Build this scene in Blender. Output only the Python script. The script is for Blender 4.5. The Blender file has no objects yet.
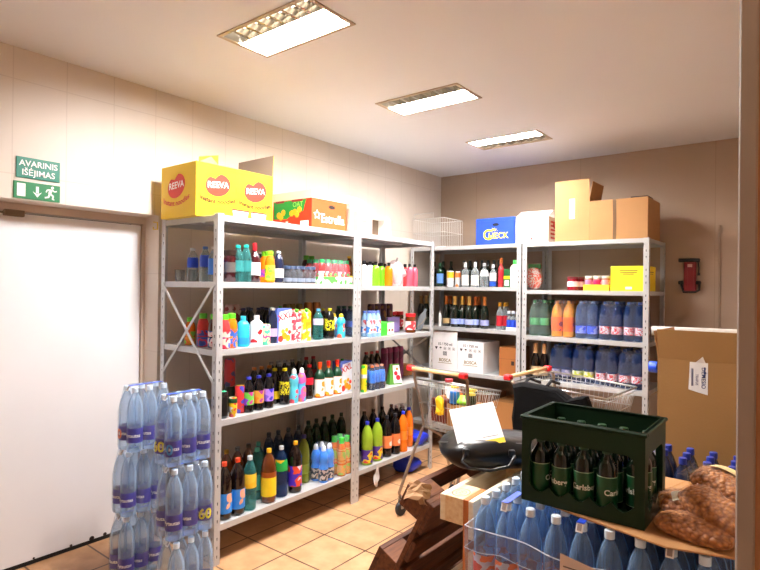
import bpy, math, random
from mathutils import Vector, Matrix, noise
from mathutils.geometry import tessellate_polygon
random.seed(7)
SC = bpy.context.scene; COL = SC.collection; PI = math.pi
# ------------------------------------------------------------ camera, world, exposure
CX, CY, CZ, YAW, PITCH, ROLL, FPX = 2.6592, -1.885, 1.5871, -0.6683, 0.0048, 0.012, 553.41
_f = Vector((math.sin(YAW)*math.cos(PITCH), math.cos(YAW)*math.cos(PITCH), math.sin(PITCH)))
_r0 = Vector((math.cos(YAW), -math.sin(YAW), 0)); _u0 = _r0.cross(_f)
_r = math.cos(ROLL)*_r0 + math.sin(ROLL)*_u0; _u = -math.sin(ROLL)*_r0 + math.cos(ROLL)*_u0
cd = bpy.data.cameras.new('camera'); cam = bpy.data.objects.new('camera', cd); COL.objects.link(cam)
cd.sensor_width = 36; cd.lens = FPX/760*36; cd.clip_start = 0.05
m = Matrix((_r, _u, -_f)).transposed().to_4x4(); m.translation = (CX, CY, CZ); cam.matrix_world = m
SC.camera = cam
w = bpy.data.worlds.new('world'); SC.world = w; w.use_nodes = True
w.node_tree.nodes['Background'].inputs[0].default_value = (.9, .85, .8, 1)
w.node_tree.nodes['Background'].inputs[1].default_value = 0.05
SC.view_settings.view_transform = 'Standard'; SC.view_settings.look = 'None'
SC.view_settings.gamma = 1; SC.view_settings.use_curve_mapping = False
SC.view_settings.exposure = 1.8
SC.cycles.transparent_max_bounces = 32
TUBE_POWER = 60.0
wl_d = bpy.data.lights.new('hallway_lamp', 'POINT'); wl_d.energy = 1.5; wl_d.color = (1, .72, .48); wl_d.shadow_soft_size = .08
wl_o = bpy.data.objects.new('hallway_lamp', wl_d); COL.objects.link(wl_o); wl_o.location = (2.95, -1.45, 2.35)

# ------------------------------------------------------------ materials
def lin(h):
    h = h.lstrip('#'); v = [int(h[i:i+2], 16)/255 for i in (0, 2, 4)]
    return tuple((c/12.92 if c <= .04045 else ((c+.055)/1.055)**2.4) for c in v) + (1,)
MC = {}
def mat(hexc, rough=.5, metal=0., coat=0., bump=0., bscale=40, var=0., vscale=8, spec=.5, emit=0, name=None):
    key = (hexc, rough, metal, coat, bump, bscale, var, vscale, spec, emit)
    if key in MC: return MC[key]
    mt = bpy.data.materials.new(name or 'paint_'+hexc.strip('#')); mt.use_nodes = True; nt = mt.node_tree
    b = nt.nodes['Principled BSDF']; b.inputs['Base Color'].default_value = lin(hexc)
    b.inputs['Roughness'].default_value = rough; b.inputs['Metallic'].default_value = metal
    b.inputs['Coat Weight'].default_value = coat; b.inputs['Specular IOR Level'].default_value = spec
    if emit:
        b.inputs['Emission Color'].default_value = lin(hexc); b.inputs['Emission Strength'].default_value = emit
    tc = nt.nodes.new('ShaderNodeTexCoord')
    if bump:
        n = nt.nodes.new('ShaderNodeTexNoise'); n.inputs['Scale'].default_value = bscale; n.inputs['Detail'].default_value = 3
        bp = nt.nodes.new('ShaderNodeBump'); bp.inputs['Strength'].default_value = bump; bp.inputs['Distance'].default_value = .01
        nt.links.new(tc.outputs['Object'], n.inputs['Vector']); nt.links.new(n.outputs['Fac'], bp.inputs['Height'])
        nt.links.new(bp.outputs['Normal'], b.inputs['Normal'])
    if var:
        n = nt.nodes.new('ShaderNodeTexNoise'); n.inputs['Scale'].default_value = vscale; n.inputs['Detail'].default_value = 4
        mx = nt.nodes.new('ShaderNodeMix'); mx.data_type = 'RGBA'; mx.blend_type = 'MULTIPLY'
        c = lin(hexc); mx.inputs['A'].default_value = c
        rp = nt.nodes.new('ShaderNodeValToRGB'); rp.color_ramp.elements[0].position = .3; rp.color_ramp.elements[1].position = .7
        rp.color_ramp.elements[0].color = (1-var, 1-var, 1-var, 1); rp.color_ramp.elements[1].color = (1, 1, 1, 1)
        nt.links.new(tc.outputs['Object'], n.inputs['Vector']); nt.links.new(n.outputs['Fac'], rp.inputs['Fac'])
        nt.links.new(rp.outputs['Color'], mx.inputs['B']); mx.inputs['Factor'].default_value = 1
        nt.links.new(mx.outputs['Result'], b.inputs['Base Color'])
    MC[key] = mt; return mt
def clear(tint, body, fac=.35, rough=.08, bump=0., bscale=25, name='clear_plastic', edge=None):
    """see-through plastic or glass: tinted transparency mixed with a glossy skin"""
    key = ('c', tint, body, fac, rough, bump, bscale)
    if key in MC: return MC[key]
    mt = bpy.data.materials.new(name); mt.use_nodes = True; nt = mt.node_tree
    b = nt.nodes['Principled BSDF']; out = nt.nodes['Material Output']
    b.inputs['Base Color'].default_value = lin(body); b.inputs['Roughness'].default_value = rough
    b.inputs['Specular IOR Level'].default_value = .8
    t = nt.nodes.new('ShaderNodeBsdfTransparent'); t.inputs[0].default_value = lin(tint)
    lw = nt.nodes.new('ShaderNodeLayerWeight'); lw.inputs[0].default_value = .35
    ma = nt.nodes.new('ShaderNodeMath'); ma.operation = 'MULTIPLY_ADD'; ma.use_clamp = True
    ma.inputs[1].default_value = edge if edge is not None else (.13 if 'film' in name else .5); ma.inputs[2].default_value = fac
    mx = nt.nodes.new('ShaderNodeMixShader')
    nt.links.new(lw.outputs['Facing'], ma.inputs[0]); nt.links.new(ma.outputs[0], mx.inputs[0])
    nt.links.new(t.outputs[0], mx.inputs[1]); nt.links.new(b.outputs[0], mx.inputs[2]); nt.links.new(mx.outputs[0], out.inputs[0])
    if bump:
        tc = nt.nodes.new('ShaderNodeTexCoord'); n = nt.nodes.new('ShaderNodeTexNoise'); n.inputs['Scale'].default_value = bscale
        bp = nt.nodes.new('ShaderNodeBump'); bp.inputs['Strength'].default_value = bump; bp.inputs['Distance'].default_value = .02
        nt.links.new(tc.outputs['Object'], n.inputs['Vector']); nt.links.new(n.outputs['Fac'], bp.inputs['Height'])
        nt.links.new(bp.outputs['Normal'], b.inputs['Normal']); nt.links.new(bp.outputs['Normal'], lw.inputs['Normal'])
    MC[key] = mt; return mt
def art(cols, scale=30, rough=.35):
    """printed label: blotches of the given colours"""
    key = ('a', tuple(cols), scale, rough)
    if key in MC: return MC[key]
    mt = bpy.data.materials.new('printed_label'); mt.use_nodes = True; nt = mt.node_tree
    b = nt.nodes['Principled BSDF']; b.inputs['Roughness'].default_value = rough
    tc = nt.nodes.new('ShaderNodeTexCoord'); n = nt.nodes.new('ShaderNodeTexNoise')
    n.inputs['Scale'].default_value = scale; n.inputs['Detail'].default_value = 1.5
    rp = nt.nodes.new('ShaderNodeValToRGB'); cr = rp.color_ramp; cr.interpolation = 'CONSTANT'
    k = len(cols); cr.elements[0].color = lin(cols[0]); cr.elements[0].position = 0
    cr.elements[1].color = lin(cols[1]); cr.elements[1].position = .32 + .36/k
    for i in range(2, k):
        e = cr.elements.new(.32 + .36*i/k); e.color = lin(cols[i])
    nt.links.new(tc.outputs['Object'], n.inputs['Vector']); nt.links.new(n.outputs['Fac'], rp.inputs['Fac'])
    nt.links.new(rp.outputs['Color'], b.inputs['Base Color']); MC[key] = mt; return mt
def bricked(name, c1, c2, mortar, bw, bh, ms, off=(0, 0, 0), plane='XY', rough=.5, var=.15, vscale=6, bumps=.3, offset=0):
    mt = bpy.data.materials.new(name); mt.use_nodes = True; nt = mt.node_tree; b = nt.nodes['Principled BSDF']
    b.inputs['Roughness'].default_value = rough
    tc = nt.nodes.new('ShaderNodeTexCoord'); sp = nt.nodes.new('ShaderNodeSeparateXYZ'); cb = nt.nodes.new('ShaderNodeCombineXYZ')
    nt.links.new(tc.outputs['Object'], sp.inputs[0])
    nt.links.new(sp.outputs[plane[0]], cb.inputs[0]); nt.links.new(sp.outputs[plane[1]], cb.inputs[1])
    mp = nt.nodes.new('ShaderNodeMapping'); mp.inputs['Location'].default_value = off
    nt.links.new(cb.outputs[0], mp.inputs[0])
    br = nt.nodes.new('ShaderNodeTexBrick'); br.offset = offset; br.inputs['Scale'].default_value = 1
    br.inputs['Brick Width'].default_value = bw; br.inputs['Row Height'].default_value = bh; br.inputs['Mortar Size'].default_value = ms
    br.inputs['Mortar Smooth'].default_value = .2; br.inputs['Bias'].default_value = 0
    br.inputs['Color1'].default_value = lin(c1); br.inputs['Color2'].default_value = lin(c2); br.inputs['Mortar'].default_value = lin(mortar)
    nt.links.new(mp.outputs[0], br.inputs['Vector'])
    n = nt.nodes.new('ShaderNodeTexNoise'); n.inputs['Scale'].default_value = vscale; n.inputs['Detail'].default_value = 6
    nt.links.new(tc.outputs['Object'], n.inputs['Vector'])
    rp = nt.nodes.new('ShaderNodeValToRGB'); rp.color_ramp.elements[0].position = .35; rp.color_ramp.elements[1].position = .65
    rp.color_ramp.elements[0].color = (1-var, 1-var*1.15, 1-var*1.4, 1)
    nt.links.new(n.outputs['Fac'], rp.inputs['Fac'])
    mx = nt.nodes.new('ShaderNodeMix'); mx.data_type = 'RGBA'; mx.blend_type = 'MULTIPLY'; mx.inputs['Factor'].default_value = 1
    nt.links.new(br.outputs['Color'], mx.inputs['A']); nt.links.new(rp.outputs['Color'], mx.inputs['B'])
    nt.links.new(mx.outputs['Result'], b.inputs['Base Color'])
    bp = nt.nodes.new('ShaderNodeBump'); bp.invert = True; bp.inputs['Strength'].default_value = bumps; bp.inputs['Distance'].default_value = .003
    nt.links.new(br.outputs['Fac'], bp.inputs['Height']); nt.links.new(bp.outputs['Normal'], b.inputs['Normal'])
    return mt
def wood(c1, c2, scale=3, rough=.65):
    key = ('w', c1, c2, scale)
    if key in MC: return MC[key]
    mt = bpy.data.materials.new('wood'); mt.use_nodes = True; nt = mt.node_tree; b = nt.nodes['Principled BSDF']; b.inputs['Roughness'].default_value = rough
    tc = nt.nodes.new('ShaderNodeTexCoord'); mp = nt.nodes.new('ShaderNodeMapping'); mp.inputs['Scale'].default_value = (scale, scale*12, scale*12)
    n = nt.nodes.new('ShaderNodeTexNoise'); n.inputs['Scale'].default_value = 1.5; n.inputs['Detail'].default_value = 5
    rp = nt.nodes.new('ShaderNodeValToRGB'); rp.color_ramp.elements[0].color = lin(c1); rp.color_ramp.elements[1].color = lin(c2)
    rp.color_ramp.elements[0].position = .3; rp.color_ramp.elements[1].position = .7
    nt.links.new(tc.outputs['Object'], mp.inputs[0]); nt.links.new(mp.outputs[0], n.inputs['Vector'])
    nt.links.new(n.outputs['Fac'], rp.inputs['Fac']); nt.links.new(rp.outputs['Color'], b.inputs['Base Color'])
    MC[key] = mt; return mt

# ------------------------------------------------------------ mesh builder
TXT = {}
def glyphs(s, bold=0.):
    if (s, bold) not in TXT:
        c = bpy.data.curves.new('t', 'FONT'); c.body = s; c.size = 1; c.align_x = 'CENTER'; c.align_y = 'CENTER'; c.offset = bold
        c.resolution_u = 3; o = bpy.data.objects.new('t', c); COL.objects.link(o)
        me = bpy.data.meshes.new_from_object(o)
        TXT[(s, bold)] = ([tuple(v.co) for v in me.vertices], [tuple(p.vertices) for p in me.polygons])
        bpy.data.objects.remove(o); bpy.data.curves.remove(c); bpy.data.meshes.remove(me)
    return TXT[(s, bold)]
class MB:
    def __init__(s): s.v = []; s.f = []; s.m = []; s.s = []
    def add(s, vs, fs, m=0, smooth=False):
        k = len(s.v); s.v += [tuple(v) for v in vs]
        for f in fs: s.f.append(tuple(i+k for i in f)); s.m.append(m); s.s.append(smooth)
        return s
    def box(s, a, b, m=0, M=None):
        x0, y0, z0 = a; x1, y1, z1 = b
        vs = [(x0,y0,z0),(x1,y0,z0),(x1,y1,z0),(x0,y1,z0),(x0,y0,z1),(x1,y0,z1),(x1,y1,z1),(x0,y1,z1)]
        if M is not None: vs = [tuple(M @ Vector(v)) for v in vs]
        return s.add(vs, [(0,3,2,1),(4,5,6,7),(0,1,5,4),(1,2,6,5),(2,3,7,6),(3,0,4,7)], m)
    def bbox(s, a, b, r=.004, m=0):
        """box with chamfered edges"""
        lo = Vector(a); hi = Vector(b); vs = []; idx = {}
        for X in (0, 1):
            for Y in (0, 1):
                for Z in (0, 1):
                    for ax in range(3):
                        p = [(lo, hi)[X][0], (lo, hi)[Y][1], (lo, hi)[Z][2]]
                        for k in range(3):
                            if k != ax: p[k] += r*(1 if (X, Y, Z)[k] == 0 else -1)
                        idx[(X, Y, Z, ax)] = len(vs); vs.append(p)
        fs = []
        for ax in range(3):
            o = [k for k in range(3) if k != ax]
            for sd in (0, 1):
                q = []
                for c in ((0,0),(1,0),(1,1),(0,1)):
                    t = [0,0,0]; t[ax] = sd; t[o[0]] = c[0]; t[o[1]] = c[1]; q.append(idx[(t[0],t[1],t[2],ax)])
                fs.append(q)
            for c in ((0,0),(1,0),(1,1),(0,1)):
                q = []
                for sd, aa in ((0,o[0]),(1,o[0]),(1,o[1]),(0,o[1])):
                    t = [0,0,0]; t[ax] = sd; t[o[0]] = c[0]; t[o[1]] = c[1]; q.append(idx[(t[0],t[1],t[2],aa)])
                fs.append(q)
        for X in (0,1):
            for Y in (0,1):
                for Z in (0,1): fs.append([idx[(X,Y,Z,k)] for k in range(3)])
        cen = (lo+hi)/2; out = []
        for f in fs:
            p = [Vector(vs[i]) for i in f]; n = (p[1]-p[0]).cross(p[2]-p[0])
            out.append(f if n.dot(sum(p, Vector())/len(p)-cen) > 0 else f[::-1])
        return s.add(vs, out, m)
    def lathe(s, prof, n=18, c=(0, 0, 0), m=0, axis=None, a0=0, a1=2*PI):
        pr = []
        for i, p in enumerate(prof):
            pr.append(p)
            if 0 < i < len(prof)-1:
                d1 = Vector((p[0]-prof[i-1][0], p[1]-prof[i-1][1])); d2 = Vector((prof[i+1][0]-p[0], prof[i+1][1]-p[1]))
                if d1.length > 1e-7 and d2.length > 1e-7 and d1.angle(d2) > .7: pr.append(None); pr.append(p)
        full = abs(a1-a0-2*PI) < 1e-6; nn = n if full else n+1
        M = Matrix.Identity(3) if axis is None else Vector((0, 0, 1)).rotation_difference(Vector(axis)).to_matrix()
        C = Vector(c); vs = []; fs = []; prev = None
        for p in pr:
            if p is None: prev = None; continue
            st = len(vs)
            for i in range(nn):
                a = a0+(a1-a0)*i/n; vs.append(tuple(C + M @ Vector((p[0]*math.cos(a), p[0]*math.sin(a), p[1]))))
            if prev is not None:
                for i in range(n):
                    j = (i+1) % nn; fs.append((prev+i, prev+j, st+j, st+i))
            prev = st
        return s.add(vs, fs, m, True)
    def tube(s, pts, r, n=6, m=0, closed=False):
        P = [Vector(p) for p in pts]; k = len(P); vs = []; fs = []; up = None
        for i, p in enumerate(P):
            if closed: d = P[(i+1) % k]-P[i-1]
            else: d = P[min(i+1, k-1)]-P[max(i-1, 0)]
            d.normalize()
            if up is None: up = Vector((0, 0, 1)) if abs(d.z) < .9 else Vector((1, 0, 0))
            a = d.cross(up)
            if a.length < 1e-4: a = d.orthogonal()
            a.normalize(); b = a.cross(d); up = b
            for j in range(n):
                t = 2*PI*j/n; vs.append(tuple(p + r*(a*math.cos(t)+b*math.sin(t))))
        for i in range(k if closed else k-1):
            i2 = (i+1) % k
            for j in range(n): fs.append((i*n+j, i2*n+j, i2*n+(j+1) % n, i*n+(j+1) % n))
        if not closed: fs.append(tuple(range(n))); fs.append(tuple((k-1)*n+j for j in range(n))[::-1])
        return s.add(vs, fs, m, True)
    def slab(s, outer, holes, o, ux, uy, un, t, m=0):
        """flat plate with holes: 2-D outlines, thickness t along un"""
        o, ux, uy, un = map(Vector, (o, ux, uy, un)); loops = [outer]+holes
        allp = [p for l in loops for p in l]
        tri = tessellate_polygon([[Vector((p[0], p[1], 0)) for p in l] for l in loops])
        F = [o+ux*p[0]+uy*p[1] for p in allp]; B = [v+un*t for v in F]; k = len(allp)
        fs = [tuple(x) for x in tri]+[tuple(k+i for i in x[::-1]) for x in tri]; b0 = 0
        for l in loops:
            n = len(l)
            for i in range(n):
                j = (i+1) % n; fs.append((b0+i, b0+j, k+b0+j, k+b0+i))
            b0 += n
        return s.add(F+B, fs, m)
    def quad(s, a, b, c, d, m=0): return s.add([a, b, c, d], [(0, 1, 2, 3)], m)
    def text(s, st, o, ux, uy, size, m=0, bold=0., cyl=None, curve=0, sx=1):
        """flat text centred at o; cyl=(radius, angle) wraps it round a z axis at o"""
        V, F = glyphs(st, bold); out = []
        if cyl is None:
            o, ux, uy = map(Vector, (o, ux, uy))
            for v in V: out.append(o+ux*v[0]*size*sx+uy*(v[1]*size+curve*(v[0]*size*sx)**2))
        else:
            r, a = cyl
            for v in V:
                t = a+v[0]*size*sx/r; out.append((o[0]+r*math.cos(t), o[1]+r*math.sin(t), o[2]+v[1]*size))
        return s.add(out, F, m)
    def build(s, name, mats, parent=None, loc=None):
        me = bpy.data.meshes.new(name); me.from_pydata(s.v, [], s.f)
        if not isinstance(mats, (list, tuple)): mats = [mats]
        for x in mats: me.materials.append(x)
        me.polygons.foreach_set('material_index', s.m); me.polygons.foreach_set('use_smooth', s.s); me.update()
        o = bpy.data.objects.new(name, me); COL.objects.link(o)
        if parent is not None: o.parent = parent
        if loc is not None: o.location = loc
        return o
def tag(o, label=None, cat=None, group=None, kind=None):
    if label: o['label'] = label
    if cat: o['category'] = cat
    if group: o['group'] = group
    if kind: o['kind'] = kind
    return o
def thing(name, label=None, cat=None, loc=(0, 0, 0), rz=0, group=None):
    o = bpy.data.objects.new(name, None); o.empty_display_size = .05; COL.objects.link(o); o.location = loc; o.rotation_euler = (0, 0, rz)
    return tag(o, label, cat, group)
KIDS = {}
def kids(o): return [c for c in bpy.data.objects if c.parent == o]
def dup(root, parent=None):
    ch = KIDS.get(root.name)
    if ch is None: ch = KIDS[root.name] = kids(root)
    c = root.copy(); COL.objects.link(c)
    if parent is not None: c.parent = parent
    for k in ch: dup(k, c)
    return c
def structure(name, mb, mats): return tag(mb.build(name, mats), kind='structure')

def at_u(u, z, x=None, y=None):
    """where the sight line column u meets the vertical plane x=... or y=... at height z"""
    k = (u-380)/FPX; n = _r-k*_f; c = Vector((CX, CY, CZ))
    if x is not None: return (x, (n.dot(c)-n.x*x-n.z*z)/n.y)
    return ((n.dot(c)-n.y*y-n.z*z)/n.x, y)

# ------------------------------------------------------------ the room
WX, WY, HC = -.644, 3.38, 2.828          # left wall, back wall, ceiling
XR, YJ = 2.6, -.6
plaster_l = bricked('panelled_wall', '#dcd2c6', '#dbd1c5', '#cfc4b8', .265, .5, .003, (.02, .34, 0), 'YZ', .45, .05, 2)
plaster = mat('#bda28b', .6, var=.06, vscale=1.5, name='beige_wall')
plaster_b = bricked('back_wall_paint', '#b09b87', '#b09b87', '#a28d79', 1.1, 2.9, .003, (.2, .0, 0), 'XZ', .6, .06, 1.5)
ceilm = mat('#e6e9ee', .7, var=.03, vscale=1, name='ceiling_paint')
tiles = bricked('floor_tiles', '#d2a57c', '#cb9c72', '#5f4632', .3408, .3408, .006, (-.1924, -.3554, 0), 'XY', .33, .22, 9)
b = MB(); b.box((WX-.4, -2.75, -.05), (3.3, WY+.1, 0)); structure('floor', b, tiles)
LIGHTS = [(-.232, .058), (1.02, 1.31), (2.24, 2.53)]; LX0, LX1 = .333, .933
b = MB(); ys = [-2.75]
for a, c in LIGHTS: ys += [a, c]
ys.append(WY+.1)
for i in range(len(ys)-1):
    if i % 2 == 0: b.box((WX-.4, ys[i], HC), (3.3, ys[i+1], HC+.03))
    else: b.box((WX-.4, ys[i], HC), (LX0, ys[i+1], HC+.03)); b.box((LX1, ys[i], HC), (3.3, ys[i+1], HC+.03))
structure('ceiling', b, ceilm)
DY = .012; DZ = 2.03
b = MB(); b.box((WX-.35, DY, 0), (WX, WY+.1, HC)); b.box((WX-.35, -2.75, DZ), (WX, DY, HC)); b.box((WX-.35, -2.75, 0), (WX, -1.25, DZ))
structure('wall_left', b, plaster_l)
b = MB(); b.box((WX, WY, 0), (XR+.1, WY+.1, HC)); structure('wall_back', b, plaster_b)
b = MB(); b.box((XR, YJ+.091, 0), (XR+.1, WY, HC)); b.box((3.2, -2.75, 0), (3.3, YJ, HC)); structure('wall_right', b, plaster)
b = MB(); b.box((2.569, YJ, 0), (3.3, YJ+.09, HC)); structure('wall_jamb', b, mat('#b98a63', .6, var=.08, vscale=3))
b = MB(); b.box((WX, -2.75, 0), (3.2, -2.65, HC)); structure('wall_front', b, plaster)
b = MB(); b.bbox((2.538, YJ-.014, 0), (2.569, YJ+.095, HC), .003); structure('trim_1', b, mat('#a39a92', .5))
# door
d = thing('door_1'); tag(d, kind='structure'); dx = -.82
b = MB(); b.bbox((dx-.05, -1.20, .018), (dx, -.012, 1.975), .004); b.build('door_leaf', mat('#eceef2', .35, var=.02, vscale=3), d)
b = MB(); b.box((dx-.07, -.008, 0), (dx+.012, DY, 2.03)); b.box((dx-.07, -1.25, 1.985), (dx+.012, -.008, 2.03)); b.build('door_frame', mat('#cfc0b2', .5), d)
b = MB(); b.box((dx-.045, -1.20, .001), (dx+.006, -.035, .022)); b.build('door_sweep', mat('#17130f', .9), d)
b = MB(); b.bbox((dx, -.80, 1.955), (dx+.03, -.70, 1.99), .004); b.tube([(dx+.015, -.75, 1.97), (dx+.04, -.95, 1.975)], .006); b.build('hinge', mat('#7b6a58', .5, .4), d)
b = MB()
for yy, r in ((-.30, .016), (-.22, .012), (-.42, .008), (-.62, .006)): b.lathe([(0, 0), (r, 0), (r*.8, .004), (0, .005)], 8, (dx, yy, .028), axis=(1, 0, 0))
b.build('dirt_patch', mat('#2b1a14', .9), d)
# signs on the left wall
def board(name, y0, y1, z0, z1, mats, label, cat): 
    t = thing(name, label, cat, (WX, (y0+y1)/2, z0)); h = z1-z0; wd = y1-y0
    mb = MB(); mb.bbox((0, -wd/2, 0), (.006, wd/2, h), .001); mb.build('panel', mats, t); return t, wd, h
green = mat('#0f7d68', .4); wht = mat('#f4f6f4', .4)
t, wd, h = board('sign', -.797, -.583, 2.146, 2.257, green, 'upper green sign with two lines of white capitals above the door', 'sign')
b = MB(); b.text('AVARINIS', (.0075, 0, h*.70), (0, 1, 0), (0, 0, 1), .044, bold=.012); b.text('IŠĖJIMAS', (.0075, 0, h*.27), (0, 1, 0), (0, 0, 1), .044, bold=.012); b.build('lettering', wht, t)
t, wd, h = board('sign', -.808, -.581, 2.036, 2.127, mat('#0b7a46', .4), 'lower green exit sign with white arrow and running figure above the door', 'sign')
b = MB(); X = .0075
def pl(pts): b.add([(X, p[0], p[1]) for p in pts], [tuple(range(len(pts)))])
pl([(-.098, .012), (-.058, .012), (-.058, .080), (-.098, .080)])
pl([(-.008, .072), (.006, .072), (.006, .036), (-.008, .036)]); pl([(-.024, .044), (-.001, .014), (.022, .044), (-.001, .030)])
b.lathe([(0, 0), (.0075, 0)], 12, (X, .074, .076), axis=(1, 0, 0))
def limb(p, q, w): 
    p = Vector(p); q = Vector(q); d = (q-p).normalized(); n = Vector((-d.y, d.x))*w/2; pl([p+n, p-n, q-n, q+n])
for p, q, wd2 in (((.066,.066),(.060,.040),.015),((.062,.042),(.078,.030),.009),((.078,.031),(.074,.012),.008),((.074,.013),(.084,.012),.006),((.060,.042),(.054,.022),.009),((.055,.023),(.036,.018),.008),
                  ((.068,.066),(.084,.056),.007),((.084,.056),(.096,.060),.006),((.064,.064),(.048,.062),.007),((.048,.062),(.042,.048),.006)): limb(p, q, wd2)
b.build('pictogram', wht, t)
b = MB(); b.tube([(0, 0, 0), (.0, .028, 0), (0, .028, -.045), (0, 0, -.045), (0, -.0, -.03)], .004)
tag(b.build('wall_hook', mat('#e0c02a', .4), loc=(WX+.006, -.03, 1.985)), 'small yellow bent hook on the wall beside the door head', 'hook')

# ceiling lamps
steel = mat('#8f877c', .3, .8); whitepaint = mat('#e8e4dc', .45); mirror = mat('#e9e7e2', .04, .98)
tube_ms = [mat('#fbf7f6', .5, emit=TUBE_POWER*k, name='lamp_panel') for k in (2.05, 1.25, 1.1)]; dim_tube = mat('#fff2dc', .5, emit=2.5, name='dim_tube')
lampn = ['nearest the door, largest in the picture', 'in the middle of the row', 'farthest one, nearest the back wall']
for (ya, yb), nm, tube_m in zip(LIGHTS, lampn, tube_ms):
    t = thing('ceiling_lamp', 'recessed louvred ceiling lamp, '+nm, 'ceiling lamp', (LX0, ya, HC)); W = .6; D = yb-ya
    b = MB(); e = .016
    b.box((-e, -e, -.006), (W+e, .004, -.0005)); b.box((-e, D-.004, -.006), (W+e, D+e, -.0005)); b.box((-e, .004, -.006), (.004, D-.004, -.0005)); b.box((W-.004, .004, -.006), (W+e, D-.004, -.0005))
    b.build('frame', mat('#b5a58f', .4), t)
    b = MB(); z1 = .085
    b.box((0, 0, z1), (W, D, z1+.005)); b.box((-.003, -.003, 0.001), (.001, D, z1)); b.box((W-.001, 0, 0.001), (W+.003, D, z1)); b.box((0, -.003, 0.001), (W, .001, z1)); b.box((0, D-.001, 0.001), (W, D+.003, z1))
    b.build('housing', mat('#8d8880', .5), t)
    lit, dimb = ((D*.66, D*.21) if 'farthest' not in nm else (D*.34, D*.79)); lh, dh = D*.245, D*.195   # bay centres and half widths
    b = MB(); c = dimb
    for s_ in (-1, 1):
        pts = [(c+s_*dh, .003), (c+s_*dh*.9, .03), (c+s_*dh*.62, .06), (c+s_*dh*.1, .078)]
        for i in range(3):
            (y0, z0), (y1, z1_) = pts[i], pts[i+1]; b.quad((.004, y0, z0), (W-.004, y0, z0), (W-.004, y1, z1_), (.004, y1, z1_))
    b.build('reflector', mirror, t)
    b = MB(); b.lathe([(0, 0), (.012, 0), (.012, W-.04), (0, W-.04)], 12, (.02, c, .055), axis=(1, 0, 0)); b.build('tube', dim_tube, t)
    b = MB(); b.box((.006, lit-lh+.004, .030), (W-.006, lit+lh-.004, .034)); b.build('light_panel', tube_m, t)
    b = MB(); yp = (D*.41 if lit > dimb else D*.59); b.box((.003, yp-.002, .002), (W-.003, yp+.002, .08)); b.build('divider', whitepaint, t)
    for k in range(1, 7):
        b = MB(); x = W*k/7
        for c in (dimb,):
            q0, q1 = dh*.98, dh*.85; b.add([(x-.009, c-q0, .001), (x-.009, c+q0, .001), (x-.001, c+q1, .038), (x-.001, c-q1, .038), (x+.009, c-q0, .001), (x+.009, c+q0, .001), (x+.001, c+q1, .038), (x+.001, c-q1, .038)],
                  [(0, 1, 2, 3), (5, 4, 7, 6), (0, 4, 5, 1), (3, 2, 6, 7)])
        b.build('louvre_blade', steel, t)

# ------------------------------------------------------------ shelving units
galv = mat('#bfc1c2', .4, .25, name='shelf_paint'); dark = mat('#15161a', .7)
def rack(label, W, D, levels, loc, rz, brace=None, top=True):
    """origin = front left corner seen from the front; x along the front, y to the back"""
    t = thing('shelving_unit', label, 'shelving unit', loc, rz); P = .04
    for i, (px, sx) in enumerate(((0, 1), (W, -1))):
        for py, sy in ((0, 1), (D, -1)):
            b = MB(); b.box((min(px, px+sx*P), min(py, py+sy*.003), 0), (max(px, px+sx*P), max(py, py+sy*.003), 2.0))
            b.box((min(px, px+sx*.003), min(py+sy*.003, py+sy*P), 0), (max(px, px+sx*.003), max(py+sy*.003, py+sy*P), 2.0))
            for k in range(38):
                z = .05+k*.05
                if k % 4 == 3: continue
                fy = py-sy*.0006; cx = px+sx*P*.5; q = .0035
                b.add([(cx-q, fy, z+.008), (cx+q, fy, z+.008), (cx+q*.5, fy, z-.010), (cx-q*.5, fy, z-.010)], [(0, 1, 2, 3)], 1)
                fx = px-sx*.0006; cy = py+sy*P*.5
                b.add([(fx, cy-q, z+.008), (fx, cy+q, z+.008), (fx, cy+q*.5, z-.010), (fx, cy-q*.5, z-.010)], [(0, 1, 2, 3)], 1)
            b.build('post', [galv, dark], t)
    for z in levels:
        b = MB(); H = .034; x0, x1, y0, y1 = .004, W-.004, .0035, D-.0035
        b.box((x0, y0, z-.002), (x1, y1, z))
        b.box((x0, y0, z-H), (x1, y0+.002, z-.002)); b.box((x0, y1-.002, z-H), (x1, y1, z-.002))
        b.box((x0, y0+.002, z-H), (x0+.002, y1-.002, z-.002)); b.box((x1-.002, y0+.002, z-H), (x1, y1-.002, z-.002))
        b.box((x0, y0, z-H-.001), (x1, y0+.014, z-H+.001)); b.box((x0, y1-.014, z-H-.001), (x1, y1, z-H+.001))
        b.box((x0+.1, y0+D/2-.02, z-.02), (x1-.1, y0+D/2+.02, z-.002))
        b.build('shelf', galv, t)
    if brace:
        for (xa, za, zb) in brace:
            for z0, z1 in ((za, zb), (zb, za)):
                b = MB(); x = xa+(.0035 if xa > .1 else -.0035)
                p = Vector((x, .02, z0)); q = Vector((x, D-.02, z1)); d = (q-p).normalized(); n = Vector((0, -d.z, d.y))*.009
                e = Vector((.0015, 0, 0)); vs = [p+n, p-n, q-n, q+n]
                b.add([v-e for v in vs]+[v+e for v in vs], [(0, 3, 2, 1), (4, 5, 6, 7), (0, 1, 5, 4), (1, 2, 6, 5), (2, 3, 7, 6), (3, 0, 4, 7)])
                b.build('brace', galv, t)
    return t
LA = [.223, .818, 1.220, 1.610, 1.992]
DEP = .587
rack('long grey metal shelving unit on the left wall, nearest the door', 1.213, DEP, LA, (0, 0, 0), PI/2, [(-.0, 1.60, 1.03)])
rack('shorter grey metal shelving unit on the left wall, nearer the corner', 1.036, DEP, [.223, .79, 1.205, 1.6, 1.992], (0, 1.2155, 0), PI/2, [(1.036, 1.18, .82)])
YB = 2.7585
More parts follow.
